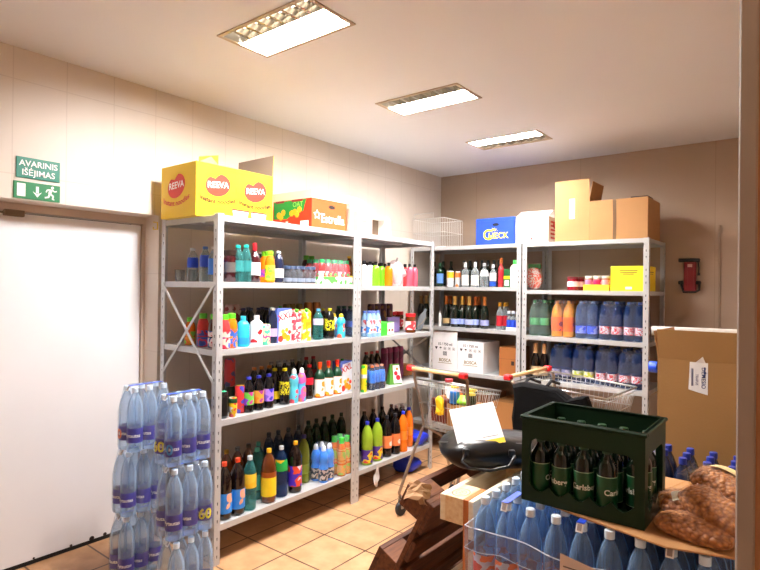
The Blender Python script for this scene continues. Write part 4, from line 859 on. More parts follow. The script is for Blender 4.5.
xa = kp(499, 4, .04)[0]; xb = kp(517, 4, .04)[0]
carton('small brown cardboard box on the fourth board beside the white cartons', 'box', (xa, YB+.04, ZC[4]), 0, xb-xa, .28, .265, mat('#a5652f', .7, var=.06), prints=lambda t, w, d, h: MB().box((w*.68, -.001, h*.40), (w*.84, 0, h*.54)).box((.0, -.0008, h*.60), (w, 0, h*.606)).build('print', mat('#2a1a10'), t))
xa = kp(492, 5, .05)[0]; xb = kp(517, 5, .05)[0]
carton('brown cardboard box on the bottom board behind the first cart, right', 'box', (xa, YB+.05, ZC[5]), 0, xb-xa, .36, .30, kraft_dk)
carton('wide brown cardboard box on the bottom board behind the first cart', 'box', (-.25, YB+.05, ZC[5]), 0, xa+.25-.03, .36, .34, mat('#7a4c28', .75, var=.06))
# ------------------------------------------------------------ back unit, right (D)
t = thing('snack_bag', 'red and white striped bags with green top in the shadow by the double posts', 'bag', kp(534.5, 2, .16, 'D'))
b = MB(); pillow(b, .075, .04, .10, 24, 16, .5, .01, 12, 3); b.v = [(p[0], p[1], p[2]+.104) for p in b.v]; b.build('body', art(['#b84430', '#a89c90', '#b84430', '#b0a498'], 26), t)
b = MB(); b.bbox((-.06, -.012, .19), (.06, .012, .235), .008); b.build('top', C('#2a5a2a'), t)
item('jar', 'jar', .115, .047, mat('#8a1424', .15, coat=.3), C('#6a1a20'), [(C('#f0dcd8'), .28, .66)], kp(573, 2, .07, 'D'), 'jam jar with dark red lid left of the yellow tray', 'jar')
item('jar', 'jar', .115, .047, mat('#8a1424', .15, coat=.3), C('#6a1a20'), [(C('#e0bcc0'), .28, .66)], kp(579, 2, .14, 'D'), 'jam jar with dark red lid just behind the other jam jar', 'jar')
xa = kp(583.5, 2, .04, 'D')[0]; xb = kp(609, 2, .04, 'D')[0]; wj = xb-xa
b = MB(); b.box((0, 0, 0), (wj, .16, .004)); b.box((0, 0, .004), (wj, .003, .05)); b.box((0, .157, .004), (wj, .16, .05)); b.box((0, .003, .004), (.003, .157, .05)); b.box((wj-.003, .003, .004), (wj, .157, .05))
tag(b.build('jar_tray', C('#f4dc3a'), loc=(xa, YB+.035, ZD[2])), 'yellow cardboard tray holding three jars', 'tray')
for k, (cc, lb) in enumerate((('#e87aa0', 'jar with pink label in the yellow tray, left'), ('#d81e5a', 'jar with crimson label in the yellow tray, middle'), ('#e8a0a0', 'jar with pale pink patterned label in the yellow tray, right'))):
    item('jar', 'jar', .118, .032, mat('#c87a6a', .2, coat=.3), C('#d8dcd0'), [(art([cc, cc, '#f8f0f0'], 18), .15, .72)], (xa+wj*(.17+.33*k), YB+.075, ZD[2]+.0045), lb, 'jar')
def ybx(t, w, d, h):
    b = MB()
    for k, (q, a, c) in enumerate(((.80, .25, .75), (.72, .27, .73), (.66, .35, .65))): b.box((w*a, -.001, h*q), (w*c, 0, h*q+.006))
    b.box((w+.0, d*.25, h*.75), (w+.001, d*.75, h*.78)); b.box((w, d*.3, h*.68), (w+.001, d*.7, h*.70)); b.build('print', mat('#6a6218'), t)
    b = MB(); b.box((w*.42, -.0012, h*.07), (w*.60, 0, h*.17)); b.build('white_label', paper, t)
xa = kp(610.5, 2, .045, 'D')[0]
carton('yellow cardboard box at the right end of the back shelves', 'box', (xa, YB+.045, ZD[2]), 0, 1.615-xa, .30, .20, mat('#f6e21a', .5), prints=ybx, name='yellow_box')
wb = clear('#9db8e2', '#1c4488', .22, .06, name='blue_bottle'); cw = clear('#ccd8ec', '#6c8cc4', .2, .06, name='pale_bottle')
grn = clear('#c4dcc4', '#7a9a84', .2, .06, name='pale_green_bottle')
redw = art(['#e8e0e8', '#d8283a', '#f0eef4', '#c8203a'], 40); yelw = art(['#d8dc3a', '#e8e8c0', '#b8c82a'], 20); bluew = art(['#3a5ae0', '#8a9af0', '#3a5ae0'], 14)
for (ua, ub, lv, bo, ca, la, lz, lb) in ((527.5, 548, 3, grn, C('#3a8a4a'), C('#5aa86a'), (.3, .5), 'pack of pale green water bottles beside the double posts'),
    (549, 573, 3, mat('#e8962a', .12, coat=.4), C('#e0903a'), art(['#f06a1e', '#f06a1e', '#8a2a4a'], 10), (.16, .55), 'pack of orange soda bottles on the third board'),
    (573.5, 597, 3, cw, C('#8fa8d8'), bluew, (.14, .34), 'pack of clear water bottles with blue labels on the third board'),
    (597.5, 621.5, 3, wb, C('#2a4a9a'), redw, (.16, .36), 'pack of blue water bottles with red-white labels, third board, left'),
    (622, 644.5, 3, wb, C('#2a4a9a'), redw, (.16, .36), 'pack of blue water bottles with red-white labels, third board, right'),
    (548, 570.5, 4, wb, C('#2a4a9a'), art(['#b8b0c8', '#8a8ab0', '#5a5a7a'], 20), (.16, .34), 'pack of blue water bottles with grey labels, fourth board'),
    (570.5, 593, 4, wb, C('#2a4a9a'), yelw, (.16, .34), 'pack of blue water bottles with yellow-green labels, fourth board'),
    (593.5, 616.5, 4, wb, C('#2a4a9a'), redw, (.16, .34), 'pack of blue water bottles with red-white labels, fourth board, left'),
    (616.5, 642.5, 4, wb, C('#2a4a9a'), redw, (.16, .34), 'pack of blue water bottles with red-white labels, fourth board, right, by the post')):
    xa = kp(ua, lv, .04, 'D')[0]; xb = kp(ub, lv, .04, 'D')[0]; sp = (xb-xa)/2-.002; xm = (xa+xb)/2
    if xm+sp > 1.63: xm = 1.628-sp
    pack(lb, 'bottle pack', 2, 3, round(sp, 3), 'dome' if bo in (wb, cw) else 'pet', .315, round(sp/2-.002, 4), bo, ca, [(la, lz[0], lz[1])], (xm, YB+.04+sp*1.5, ZD[lv]), 0)
for k, (u, lb) in enumerate(((535.5, 'dark bottle with tan neck on the fourth board, left'), (544, 'dark bottle with tan neck on the fourth board, right'))):
    item('wine_bottle', 'champagne', .31, .038, G['cola'], C('#c89a6a'), [(C('#c8b08a'), .1, .35)], kp(u, 4, .1, 'D'), lb, 'bottle')
# red bracket and conduit on the back wall
t = thing('wall_bracket', 'red wall bracket with black grips on the back wall', 'wall bracket', (1.825, WY, 1.57)); rd = mat('#8e1520', .4); bk = mat('#141214', .5)
b = MB(); b.bbox((-.045, -.03, .02), (.045, -.0, .27), .004); b.box((-.028, -.034, .05), (-.016, -.03, .25)); b.box((.016, -.034, .05), (.028, -.03, .25)); b.build('body', rd, t)
b = MB(); b.bbox((-.018, -.0345, .22), (.018, -.031, .245), .001); b.build('sticker', mat('#d8a8a0', .5), t)
b = MB(); b.bbox((-.085, -.05, .262), (.075, -.004, .292), .006); b.tube([(.06, -.04, .27), (.068, -.04, .21), (.062, -.04, .15)], .006); b.lathe([(0, 0), (.01, .0), (.01, .02), (0, .02)], 8, (.066, -.04, .15)); b.build('top_grip', bk, t)
b = MB(); b.bbox((-.085, -.05, .075), (-.05, -.004, .105), .006); b.bbox((.045, -.05, .075), (.08, -.004, .105), .006); b.tube([(-.065, -.03, .08), (-.045, -.03, .01), (.04, -.03, .012), (.07, -.03, .03), (.07, -.03, .08)], .010); b.build('bottom_grip', bk, t)
b = MB(); b.bbox((-.008, -.012, 0), (.008, 0, 2.13), .002); tag(b.build('cable_conduit', mat('#a08c78', .5), loc=(2.034, WY, 0)), 'thin vertical cable cover on the back wall right of the red bracket', 'cable cover')

# ------------------------------------------------------------ stacked water packs by the door
sb = clear('#ebf4fd', '#c6e2fd', .18, .06, name='light_blue_bottle'); vb = C('#2d249c'); 
vt1 = ('Vytautas', C('#f4f6fc'), .025, -.85)
for sx, nm in ((.142, 'right'), (-.226, 'left')):
    for k, lev in enumerate(('bottom', 'middle', 'top')):
        z = k*.3495; jx = (.05, .03, 0)[k] if sx > 0 else (-.06, -.045, 0)[k]
        pack('%s six-pack of still water in the %s stack by the door' % (lev, nm), 'bottle pack', 2, 3, .083, 'pet', .342, .0405, sb, C('#dcecf8'), [(vb, .16, .38)], (sx+jx, -.30+.004*k, z+.001), (.04, -.03, .02)[k], 'stacked six-packs by the door', vt1, strip=C('#3a62d0'))
# large coloured numerals printed on one front pack label
def numerals(pk, pieces):
    for st, dx_, dy_, ang, hexc, z in pieces:
        b = MB(); b.text(st, (0, 0, 0), 0, 0, .070, 0, .03, (.0432, ang)); b.build('number_print', C(hexc), pk, loc=(dx_, dy_, z))
packs = [o for o in COL.objects if o.type == 'EMPTY' and 'label' in o and 'stack by the door' in o['label']]
for o in packs:
    if o['label'].startswith('top') and 'right' in o['label']: numerals(o, (('60', -.0415, -.083, -1.25, '#e6e23a', .087), ('+0', .0415, -.083, -1.45, '#3a9af0', .087)))
    if o['label'].startswith('middle') and 'right' in o['label']: numerals(o, (('60', .0415, .083, -.45, '#e6e23a', .087),))
    if o['label'].startswith('top') and 'left' in o['label']: numerals(o, (('60', -.0415, -.083, -1.9, '#f0703a', .087),))

# ------------------------------------------------------------ pallets
def pallet(label, M, w1, w2, wblk):
    t = thing('wooden_pallet', label, 'pallet'); t.matrix_world = M
    for y, wd in ((0, .145), (.190, .1), (.3275, .145), (.51, .1), (.655, .145)): MB().bbox((0, y, .122), (1.2, y+wd, .144), .003).build('deck_board', w1, t)
    for x in (0, .5275, 1.055): MB().bbox((x, 0, .1), (x+.145, .8, .122), .002).build('stringer_board', w2, t)
    for x in (0, .5275, 1.055):
        for y, wd in ((0, .1), (.3275, .145), (.7, .1)): MB().bbox((x, y, .022), (x+.145, y+wd, .1), .002).build('block', wblk, t)
    for y, wd in ((0, .1), (.3275, .145), (.7, .1)): MB().bbox((0, y, 0), (1.2, y+wd, .022), .002).build('bottom_board', w1, t)
    return t
wl = wood('#d9b98a', '#efdcb4'); wo = wood('#b8682a', '#c87a3a'); wd_ = wood('#3a1c0e', '#6a3a1e'); wd2 = wood('#4a2612', '#7a4826'); wm = wood('#c9a070', '#e0c090')
def MM(X, Y, Z, o): m = Matrix((X, Y, Z)).transposed().to_4x4(); m.translation = o; return m
P1 = pallet('light wooden pallet standing on its long edge beside the wrapped water', MM((0, 1, 0), (0, 0, 1), (1, 0, 0), (1.526, -.06, 0)), wood('#e6d6b4', '#f6ecd6'), wo, wl)
b = MB(); c = (.074, .7998+.0008, .062)
for r0, r1 in ((.030, .033), (.018, .0195)):
    vs = []; n = 24
    for i in range(n): a = 2*PI*i/n; vs += [(.055+r0*1.3*math.cos(a), .8008, .061+r0*math.sin(a)), (.055+r1*1.3*math.cos(a), .8008, .061+r1*math.sin(a))]
    b.add(vs, [(2*i, 2*i+1, (2*i+3) % (2*n), (2*i+2) % (2*n)) for i in range(n)])
b.text('EUR', (.055, .8008, .061), (-1, 0, 0), (0, 0, -1), .016); b.build('burnt_stamp', mat('#5a4a38', .8), P1)
a = math.radians(26); P2 = pallet('dark brown weathered pallet leaning against the light one', MM((0, 1, 0), (math.sin(a), 0, math.cos(a)), (math.cos(a), 0, -math.sin(a)), (1.0, -.03, .066)), wd_, wd2, wd2)
# lighter top edge, torn card on the block
b = MB(); n = 7; vs = []
for i in range(n):
    for j in range(n):
        u, v = i/(n-1)-.5, j/(n-1)-.5; vs.append((u*.095+.01*noise.noise(Vector((u*9, v*9, 1))), v*.085+.012*noise.noise(Vector((u*9, v*9, 5))), .022*noise.noise(Vector((u*5, v*5, 3)))-.03*u*u*4))
k = n*n; vs += [(p[0], p[1], p[2]-.004) for p in vs]; fs = []
for i in range(n-1):
    for j in range(n-1): a_ = i*n+j; fs += [(a_, a_+n, a_+n+1, a_+1), (k+a_, k+a_+1, k+a_+n+1, k+a_+n)]
for i in range(n-1): fs += [(i*n, k+i*n, k+i*n+n, i*n+n), (i*n+n-1, i*n+2*n-1, k+i*n+2*n-1, k+i*n+n-1), (i, i+1, k+i+1, k+i), (k-n+i, 2*k-n+i, 2*k-n+i+1, k-n+i+1)]
b.add(vs, fs); o = b.build('cardboard_scrap', mat('#b48c64', .8, var=.2, vscale=20), loc=(1.412, -.035, .775)); o.rotation_euler = (.75, .25, .5)
tag(o, 'torn piece of beige cardboard stuck between the two standing pallets', 'cardboard scrap')
pallet('wooden pallet on the floor carrying the wrapped water bottles', MM((0, 1, 0), (-1, 0, 0), (0, 0, 1), (2.487, -.15, .001)), wm, wo, wl)
# wrapped load
lb1 = art(['#e04a4a', '#c8d0f0', '#f07a4a', '#8a90d8'], 14); pb = clear('#e2edf8', '#9cc4ee', .17, .07, name='light_blue_bottle')
XS = (1.829, 2.083, 2.337); YS = (-.07, .098, .266, .434)
pos = ['left front corner', 'middle of the front', 'right end of the front']
for lv, z in ((1, .523), (0, .165)):
    for j, y in enumerate(YS):
        for i, x in enumerate(XS):
            if lv == 0 and i and j: continue
            if lv == 1: lab = ('water six-pack on the wrapped pallet, top layer, '+pos[i]) if j == 0 else ('water six-pack on the wrapped pallet, top layer, left edge, %s row' % ('second', 'third', 'last')[j-1] if i == 0 else 'water six-pack of the top layer under the cardboard, %s column, %s row' % (('', 'middle', 'right')[i], ('second', 'third', 'last')[j-1]))
            else: lab = 'water six-pack in the lower layer of the wrapped pallet, '+((pos[i] if j == 0 else 'left edge, %s row' % ('second', 'third', 'last')[j-1]))
            g = None if lab.find('under the') < 0 and lv == 1 else ('packs under the crate' if lv else 'lower layer packs')
            pack(lab, 'bottle pack', 3, 2, .0835, 'pet', .332, .0400, pb, C('#d4e6f6'), [(lb1, .16, .42)], (x, y, z), 0, g, wrap=False, strip=C('#2a52d8') if (j == 0 or (i == 0 and j == 1)) else None)
b = MB(); b.box((1.69, -.148, .1462), (2.485, .5, .1645)); tag(b.build('cardboard_sheet', kraft, None), 'cardboard sheet between the floor pallet and the lower bottles', 'cardboard')
b = MB(); b.box((1.69, -.148, .5000), (2.485, .5, .5225)); tag(b.build('cardboard_sheet', kraft, None), 'cardboard layer sheet between the two layers of wrapped bottles', 'cardboard')
# stretch film with a wavy upper edge
b = MB(); ring = []; hx0, hx1, hy0, hy1 = 1.694, 2.502, -.158, .505; n = 30
base = [(hx0+(hx1-hx0)*i/n, hy0) for i in range(n)]+[(hx1, hy0+(hy1-hy0)*i/n) for i in range(n)]+[(hx1-(hx1-hx0)*i/n, hy1) for i in range(n)]+[(hx0, hy1-(hy1-hy0)*i/n) for i in range(n)]
rows = []
for k in range(9):
    row = []
    for i, (x, y) in enumerate(base):
        q = noise.noise(Vector((x*9, y*9, k*.9)))*.006; zt = .765+.02*noise.noise(Vector((x*5, y*5, 2)))-(.03*min(1, max(0, (x-hx0)/.3)) if y < 0 else 0)+(.07*max(0, (x-2.1)/.4) if y < 0 else 0)
        cxm, cym = (hx0+hx1)/2, (hy0+hy1)/2; row.append((x+q*(1 if x > cxm else -1), y-abs(q)*(1 if y < cym else -1), .15+(zt-.15)*k/8))
    rows.append(row)
vs = sum(rows, []); nn = len(base)
b.add(vs, [(k*nn+i, k*nn+(i+1) % nn, (k+1)*nn+(i+1) % nn, (k+1)*nn+i) for k in range(8) for i in range(nn)], 0, True)
b.tube([(p[0], p[1], p[2]) for p in rows[-1]], .0022, 5, 1, True)
b.tube([(p[0], p[1]-.001 if p[1] < 0 else p[1], p[2]+.012*noise.noise(Vector((i*.31, 0, 4)))) for i, p in enumerate(rows[-2])], .0012, 5, 1, True)
SF = thing('stretch_film', 'clear stretch film wrapped round the pallet of water bottles', 'stretch film'); b.build('film', [clear('#eef2f8', '#dfe6f2', .10, .10, .8, 14, 'stretch_film'), clear('#ffffff', '#f4f6fa', .5, .1, .6, 60, 'film_edge')], SF)
b = MB(); p0 = [(2.03, -.169, .42), (2.20, -.169, .42), (2.20, -.169, .738), (2.13, -.169, .75), (2.035, -.170, .765)]; b.add(p0, [(0, 1, 2, 3, 4)])
for k in range(9):
    if k in (2, 3): continue
    b.box((2.045, -.1705, .725-.03*k), (2.045+(.13 if k % 2 else .10), -.1698, .729-.03*k), 1)
for k in range(14): b.box((2.10+.006*k, -.1708, .662), (2.103+.006*k, -.1698, .690), 1)
b.build('paper_label', [mat('#dccdc6', .6), mat('#6a5a58', .6)], SF)
pack('block of dark bottles with blue caps standing behind the nut bags', 'bottle pack', 4, 3, .088, 'pet', .355, .041, G['navy'], C('#2a3a9a'), [(C('#1c2a5a'), .2, .5)], (2.27, .80, .540), .0, name='bottle_pack', wrap=False)
carton('plain cardboard box under the blue-capped bottles', 'box', (1.76, .58, .146), 0, .72, .45, .393, kraft)
# cardboard under the crate
pts = [(1.90, -.05), (2.08, -.097), (2.33, -.15), (2.50, -.10), (2.50, .50), (1.90, .50)]
b = MB(); b.slab(pts, [], (0, 0, .8605), (1, 0, 0), (0, 1, 0), (0, 0, 1), .005); tag(b.build('cardboard_sheet', kraft), 'cardboard sheet on the water bottles under the green crate', 'cardboard')

# ------------------------------------------------------------ green crate with beer bottles
cg = mat('#0b2a15', .5, spec=.25, name='green_plastic'); X0, Y0, Z0 = 1.866, -.082, .8665; CW, CDp, CH = .392, .285, .29
CR = thing('beer_crate', 'dark green plastic crate full of green bottles', 'crate', (X0, Y0, Z0))
def rr(x0, x1, y0, y1, r, n=5):
    out = []
    for cx, cy, a0 in ((x1-r, y0+r, -PI/2), (x1-r, y1-r, 0), (x0+r, y1-r, PI/2), (x0+r, y0+r, PI)):
        for i in range(n+1): a = a0+PI/2*i/n; out.append((cx+r*math.cos(a), cy+r*math.sin(a)))
    return out
def window(Wd, top, nb):
    x0, x1 = .028, Wd-.03; o = [(x0+.02, top), (x0+.006, top-.008), (x0, top-.03)]
    st = (x1-x0)/nb; low = [(x0, .062)]
    for k in range(nb):
        for i in range(1, 7): t = i/6; low.append((x0+st*(k+t), .062-.024*math.sin(PI*t) if i < 6 else .062))
    return o+low+[(x1, top-.03), (x1-.006, top-.008), (x1-.02, top)]
q = .012
def lp(Wd): return [(0, 0), (Wd, 0), (Wd, CH), (0, CH)]
for (o, ux, un, Wd, nb) in (((0, 0, 0), (1, 0, 0), (0, 1, 0), CW, 5), ((CW, CDp, 0), (-1, 0, 0), (0, -1, 0), CW, 5), ((CW, q, 0), (0, 1, 0), (-1, 0, 0), CDp-2*q, 3), ((0, CDp-q, 0), (0, -1, 0), (1, 0, 0), CDp-2*q, 3)):
    b = MB(); b.slab(lp(Wd), [window(Wd, .215, nb)], o, ux, (0, 0, 1), un, q); b.build('side_wall', cg, CR)
b = MB(); e = .006
for a0, a1 in (((-e, -e, CH-.012), (CW+e, q, CH)), ((-e, CDp-q, CH-.012), (CW+e, CDp+e, CH)), ((-e, q, CH-.012), (q, CDp-q, CH)), ((CW-q, q, CH-.012), (CW+e, CDp-q, CH))): b.bbox(a0, a1, .003)
b.build('rim', cg, CR)
b = MB(); b.box((q, q, .004), (CW-q, CDp-q, .012))
b.build('floor', cg, CR)
gg = clear('#2a7a34', '#041207', .7, .05, name='beer_glass')
px = (CW-2*q)/5; py = (CDp-2*q)/4; n = 0
for j in range(4):
    for i in range(5):
        if (i, j) in ((4, 0),): continue
        lab = 'green beer bottle in the crate, %s' % (('left corner of the front row', 'second from left in the front row', 'middle of the front row with its label facing out', 'fourth from left in the front row')[i] if j == 0 else '%s from left in the %s row' % (ORD[i], ('second', 'third', 'hindmost')[j-1]))
        t = item('beer_bottle', 'wine', .232, .0312, gg, C('#123a1c') if (i, j) != (2, 0) else C('#123a1d'), [(C('#0d4a28'), .10, .50), (C('#9ab89a'), .09, .10), (C('#9ab89a'), .50, .51)],
             (X0+q+px*(i+.5), Y0+q+py*(j+.5), Z0+.0125), lab, 'bottle', None if j == 0 else 'beer bottles behind the front row', ('Carlsberg', C('#e8f0e8'), .025, -1.05), rz=(0, 0, 0, .0)[j]+((1.9, -1.1, 0, 1.0, 2.2)[i] if j == 0 else 1.5+i))
# ------------------------------------------------------------ bags of nuts
def nutm():
    mt = bpy.data.materials.new('roasted_nuts'); mt.use_nodes = True; nt = mt.node_tree; b = nt.nodes['Principled BSDF']
    tc = nt.nodes.new('ShaderNodeTexCoord'); v = nt.nodes.new('ShaderNodeTexVoronoi'); v.inputs['Scale'].default_value = 75
    rp = nt.nodes.new('ShaderNodeValToRGB'); rp.color_ramp.elements[0].color = lin('#c98c50'); rp.color_ramp.elements[1].color = lin('#84502a'); rp.color_ramp.elements[0].position = .15; rp.color_ramp.elements[1].position = .8
    bp = nt.nodes.new('ShaderNodeBump'); bp.invert = True; bp.inputs['Strength'].default_value = 1; bp.inputs['Distance'].default_value = .008
    nt.links.new(tc.outputs['Object'], v.inputs['Vector']); nt.links.new(v.outputs['Distance'], rp.inputs['Fac']); nt.links.new(rp.outputs['Color'], b.inputs['Base Color'])
    nt.links.new(v.outputs['Distance'], bp.inputs['Height']); nt.links.new(bp.outputs['Normal'], b.inputs['Normal']); b.inputs['Roughness'].default_value = .5; return mt
NUT = nutm(); NF = clear('#fff8f0', '#e8dccf', .03, .06, .9, 45, 'bag_film', .12)
for k, (x, y, z, rx, ry, rz, sx, sy, lab, pl_) in enumerate(((2.385, -.035, .893, 0, 0, -.18, .105, .058, 'clear bag of brown nuts at the bottom of the pile', 0), (2.352, .075, .922, .10, .0, .35, .085, .058, 'clear bag of brown nuts with a pale label beside the crate', 1),
        (2.425, .015, .945, .30, .22, -.6, .100, .055, 'clear bag of brown nuts lying diagonally in the middle of the pile', 0), (2.445, .135, .985, .25, .12, -.35, .098, .058, 'clear bag of brown nuts with cream label on top of the pile', 2))):
    t = thing('bag_of_nuts', lab, 'bag of nuts', (x, y, z)); t.rotation_euler = (rx, ry, rz)
    b = MB(); pillow(b, sx, sy, .034, 64, 44, .45, 0, 10, k)
    for i, p in enumerate(b.v):
        P = Vector(p); dd = noise.voronoi(P*70)[0][0]; P += P.normalized()*(.004-dd*.006); b.v[i] = tuple(P)
    b.build('nuts', NUT, t)['kind'] = 'stuff'
    b = MB(); pillow(b, sx+.006, sy+.006, .039, 30, 18, .42, .006, 25, k)
    for sg in (-1, 1): b.add([(sg*sx*.93, -sy*.6, 0), (sg*(sx+.03), -sy*.85, .006), (sg*(sx+.034), sy*.0, -.006), (sg*(sx+.03), sy*.85, .006), (sg*sx*.93, sy*.6, 0)], [(0, 1, 2, 3, 4)])
    b.build('bag', NF, t)
    if pl_:
        b = MB(); n = 8; vs = []
        for i in range(n+1):
            u = -1+2*i/n
            for yy in (-.9, -.2) if pl_ == 1 else (.2, .9): vs.append((u*sx*.42-.02, yy*sy*.9, .047-.008*u*u-.016*abs(yy)**3))
        b.add(vs, [(2*i, 2*i+1, 2*i+3, 2*i+2) for i in range(n)]); b.build('paper_label', mat('#cfd0bc' if pl_ == 1 else '#e0c890', .6), t)

# ------------------------------------------------------------ big box at the right with things behind it
def stickr(t, w, d, h):
    b = MB(); x0, x1, z0, z1 = .135, .215, h-.150, h-.008; b.add([(x0, -.002, z0+.012), (x0+.05, -.002, z0), (x1, -.002, z0-.006), (x1, -.002, z1), (x0+.005, -.002, z1)], [(0, 1, 2, 3, 4)], 0)
    b.add([(x0+.03, -.0085, z1), (x1-.01, -.003, z1), (x1-.02, -.012, z1+.03)], [(0, 1, 2)], 0)
    b.text('DĖMESIO', (x0+.062, -.003, (z0+z1)/2), (0, 0, -1), (1, 0, 0), .024, 1, .012); b.text('TRAPUS', (x0+.035, -.003, (z0+z1)/2-.01), (0, 0, -1), (1, 0, 0), .015, 1, .008)
    for k in range(3): b.box((x0+.012+.003*k, -.003, z0+.03), (x0+.0135+.003*k, -.0022, z1-.03), 1)
    b.box((x1-.016, -.003, z1-.07), (x1-.010, -.0022, z1-.02), 1); b.build('paper_label', [mat('#dddcda', .5), mat('#2a3a6a', .5)], t)
carton('large open brown cardboard box with a white sticker at the right', 'box', (2.05, 1.085, 0), -.02, .48, .44, 1.262, mat('#96703e', .7, var=.05, vscale=3, bump=.1, bscale=80), True, [('front', 80, .142), ('left', 82, .13), ('back', 100, .10)], prints=stickr, inner=kraft)
carton('brown carton behind the large open box, taller one', 'box', (2.02, 1.60, 0), 0, .45, .42, 1.325, kraft_dk)
carton('brown carton behind the large open box, lower one', 'box', (1.87, 2.08, 0), 0, .5, .45, 1.01, kraft_dk)
t = thing('wrapped_roll', 'white wrapped roll poking out behind the large box', 'roll', (1.885, 1.72, 1.352)); b = MB(); b.lathe([(0, 0), (.024, 0), (.026, .01), (.026, .44), (.022, .45), (0, .45)], 16, axis=(1, .15, 0)); b.build('body', mat('#dedcd6', .5, var=.2, vscale=30), t)
t = thing('water_jug', 'bottle with big blue cap lying on its side behind the large box', 'bottle', (1.76, 2.18, 1.077)); b = MB(); b.lathe([(0, .0), (.020, 0), (.022, .03), (.035, .05), (.062, .11), (.064, .16), (.060, .2), (.064, .24), (.064, .38), (0, .385)], 20, (.06, 0, 0), axis=(1, 0, 0)); b.build('body', clear('#9fc0e8', '#6f9fd8', .3), t)
b = MB(); b.lathe([(0, 0), (.036, 0), (.038, .005), (.038, .05), (0, .05)], 18, (.015, 0, 0), axis=(1, 0, 0)); b.build('cap', C('#1f52e0'), t)

# ------------------------------------------------------------ shopping carts
chrome = mat('#b8b8b4', .28, .85); hw = mat('#e3c48c', .45); hr = mat('#d81f26', .4)
def cart(label, loc, rz, WD=.46, dpt=.48, zb=.94, zf=.86, zk=.60):
    t = thing('shopping_cart', label, 'shopping cart', loc, rz); h = WD/2; hf = h-.02
    A = [(-h, .05, zb), (h, .05, zb), (hf, dpt, zf), (-hf, dpt, zf)]; Bt = [(-h+.05, .09, zk), (h-.05, .09, zk), (hf-.04, dpt-.05, zk+.03), (-hf+.04, dpt-.05, zk+.03)]
    b = MB(); V = Vector
    b.tube(A, .0055, 8, 0, True); b.tube(Bt, .004, 6, 0, True); mid = [(V(p)+V(q_))/2 for p, q_ in zip(A, Bt)]; b.tube(mid, .003, 6, 0, True)
    up = [V(p).lerp(V(q_), .12) for p, q_ in zip(A, Bt)]; b.tube(up, .003, 6, 0, True)
    for s0, s1, n in ((0, 1, 16), (1, 2, 17), (2, 3, 15), (3, 0, 17)):
        for i in range(n+1): f = i/n; b.tube([V(A[s0]).lerp(V(A[s1]), f), V(Bt[s0]).lerp(V(Bt[s1]), f)], .0018, 4)
    for i in range(13): f = i/12; b.tube([V(Bt[0]).lerp(V(Bt[1]), f), V(Bt[3]).lerp(V(Bt[2]), f)], .0018, 4)
    b.build('basket', chrome, t)
    b = MB(); b.tube([(-h+.025, 0, 1.02), (h-.025, 0, 1.02)], .014, 12); b.build('handle_bar', hw, t)
    for sg in (-1, 1):
        b = MB(); b.bbox((sg*h-.026, -.02, 1.0), (sg*h+.026, .03, 1.038), .008); b.build('handle_end', hr, t)
        b = MB(); b.tube([(sg*h, .015, 1.01), (sg*h, .05, .98), (sg*h, .05, .94), (sg*(h-.02), .10, .75), (sg*(h-.03), .12, .60), (sg*(h-.02), .02, .42), (sg*h, -.10, .16), (sg*h, -.08, .12)], .011, 8)
        b.tube([(sg*(h-.03), .12, .60), (sg*(h-.05), .3, .50), (sg*(h-.05), dpt-.05, .16), (sg*(h-.05), dpt-.04, .12)], .010, 8); b.build('side_frame', mat('#9a8878', .35, .6), t)
        for yy, xx in ((-.08, h), (dpt-.04, h-.05)):
            b = MB(); b.lathe([(0, 0), (.045, 0), (.05, .006), (.05, .022), (.045, .028), (0, .028)], 18, (sg*xx-.014, yy, .051), axis=(1, 0, 0)); b.build('wheel', mat('#26262a', .6), t)
            b = MB(); b.box((sg*xx-.018, yy-.012, .05), (sg*xx-.0145, yy+.012, .13)); b.box((sg*xx+.0145, yy-.012, .05), (sg*xx+.018, yy+.012, .13)); b.box((sg*xx-.018, yy-.012, .128), (sg*xx+.018, yy+.012, .134)); b.build('fork', chrome, t)
    return t
c1 = cart('shopping cart filled with groceries in front of the corner shelves', (.628, 1.306, 0), -.12)
c2_ = cart('empty shopping cart behind the green crate', (1.115, 1.72, 0), -PI/2-.06, WD=.58, dpt=.62, zb=1.0, zf=.965, zk=.70)
# groceries in the first cart
Mc = Matrix.Translation((.628, 1.306, 0)) @ Matrix.Rotation(-.12, 4, 'Z')
def ci(x, y, z): v = Mc @ Vector((x, y, z)); return (v.x, v.y, v.z)
zf_ = .632
t = thing('candle_pack', 'pack of upright dark red sticks in the cart', 'pack', ci(-.085, .20, zf_), -.12)
for i in range(6):
    b = MB(); b.bbox((-.09+.03*i, -.03, 0), (-.065+.03*i, .03, .165), .004); b.build('stick', mat('#6a2a26', .4), t)
x, y, z = ci(-.01, .14, zf_); carton('open-topped carton inside the cart holding small groceries', 'box', (x, y, z), -.12, .17, .22, .15, kraft)
x, y, z = ci(-.17, .25, zf_); carton('plain carton at the far left inside the cart', 'box', (x, y, z), -.12, .155, .14, .17, kraft_dk)
zt = zf_+.1505; zt2 = zf_+.1705
item('jar', 'jar', .09, .035, mat('#2a3a4a', .2), C('#2f7fd0'), [(C('#2f7fd0'), .1, .9)], ci(.035, .17, zt), 'blue tub at the front of the groceries in the cart', 'tub')
item('jar', 'jar', .10, .038, G['amber'], C('#e8cf4a'), [(C('#d8c8a0'), .1, .5)], ci(.085, .30, zt), 'jar with yellow lid at the back of the groceries', 'jar')
item('jar', 'jar', .085, .036, G['cola'], C('#eedc3a'), [(C('#2a3a1a'), .1, .8)], ci(.135, .22, zt), 'jar with bright yellow lid at the right of the groceries', 'jar')
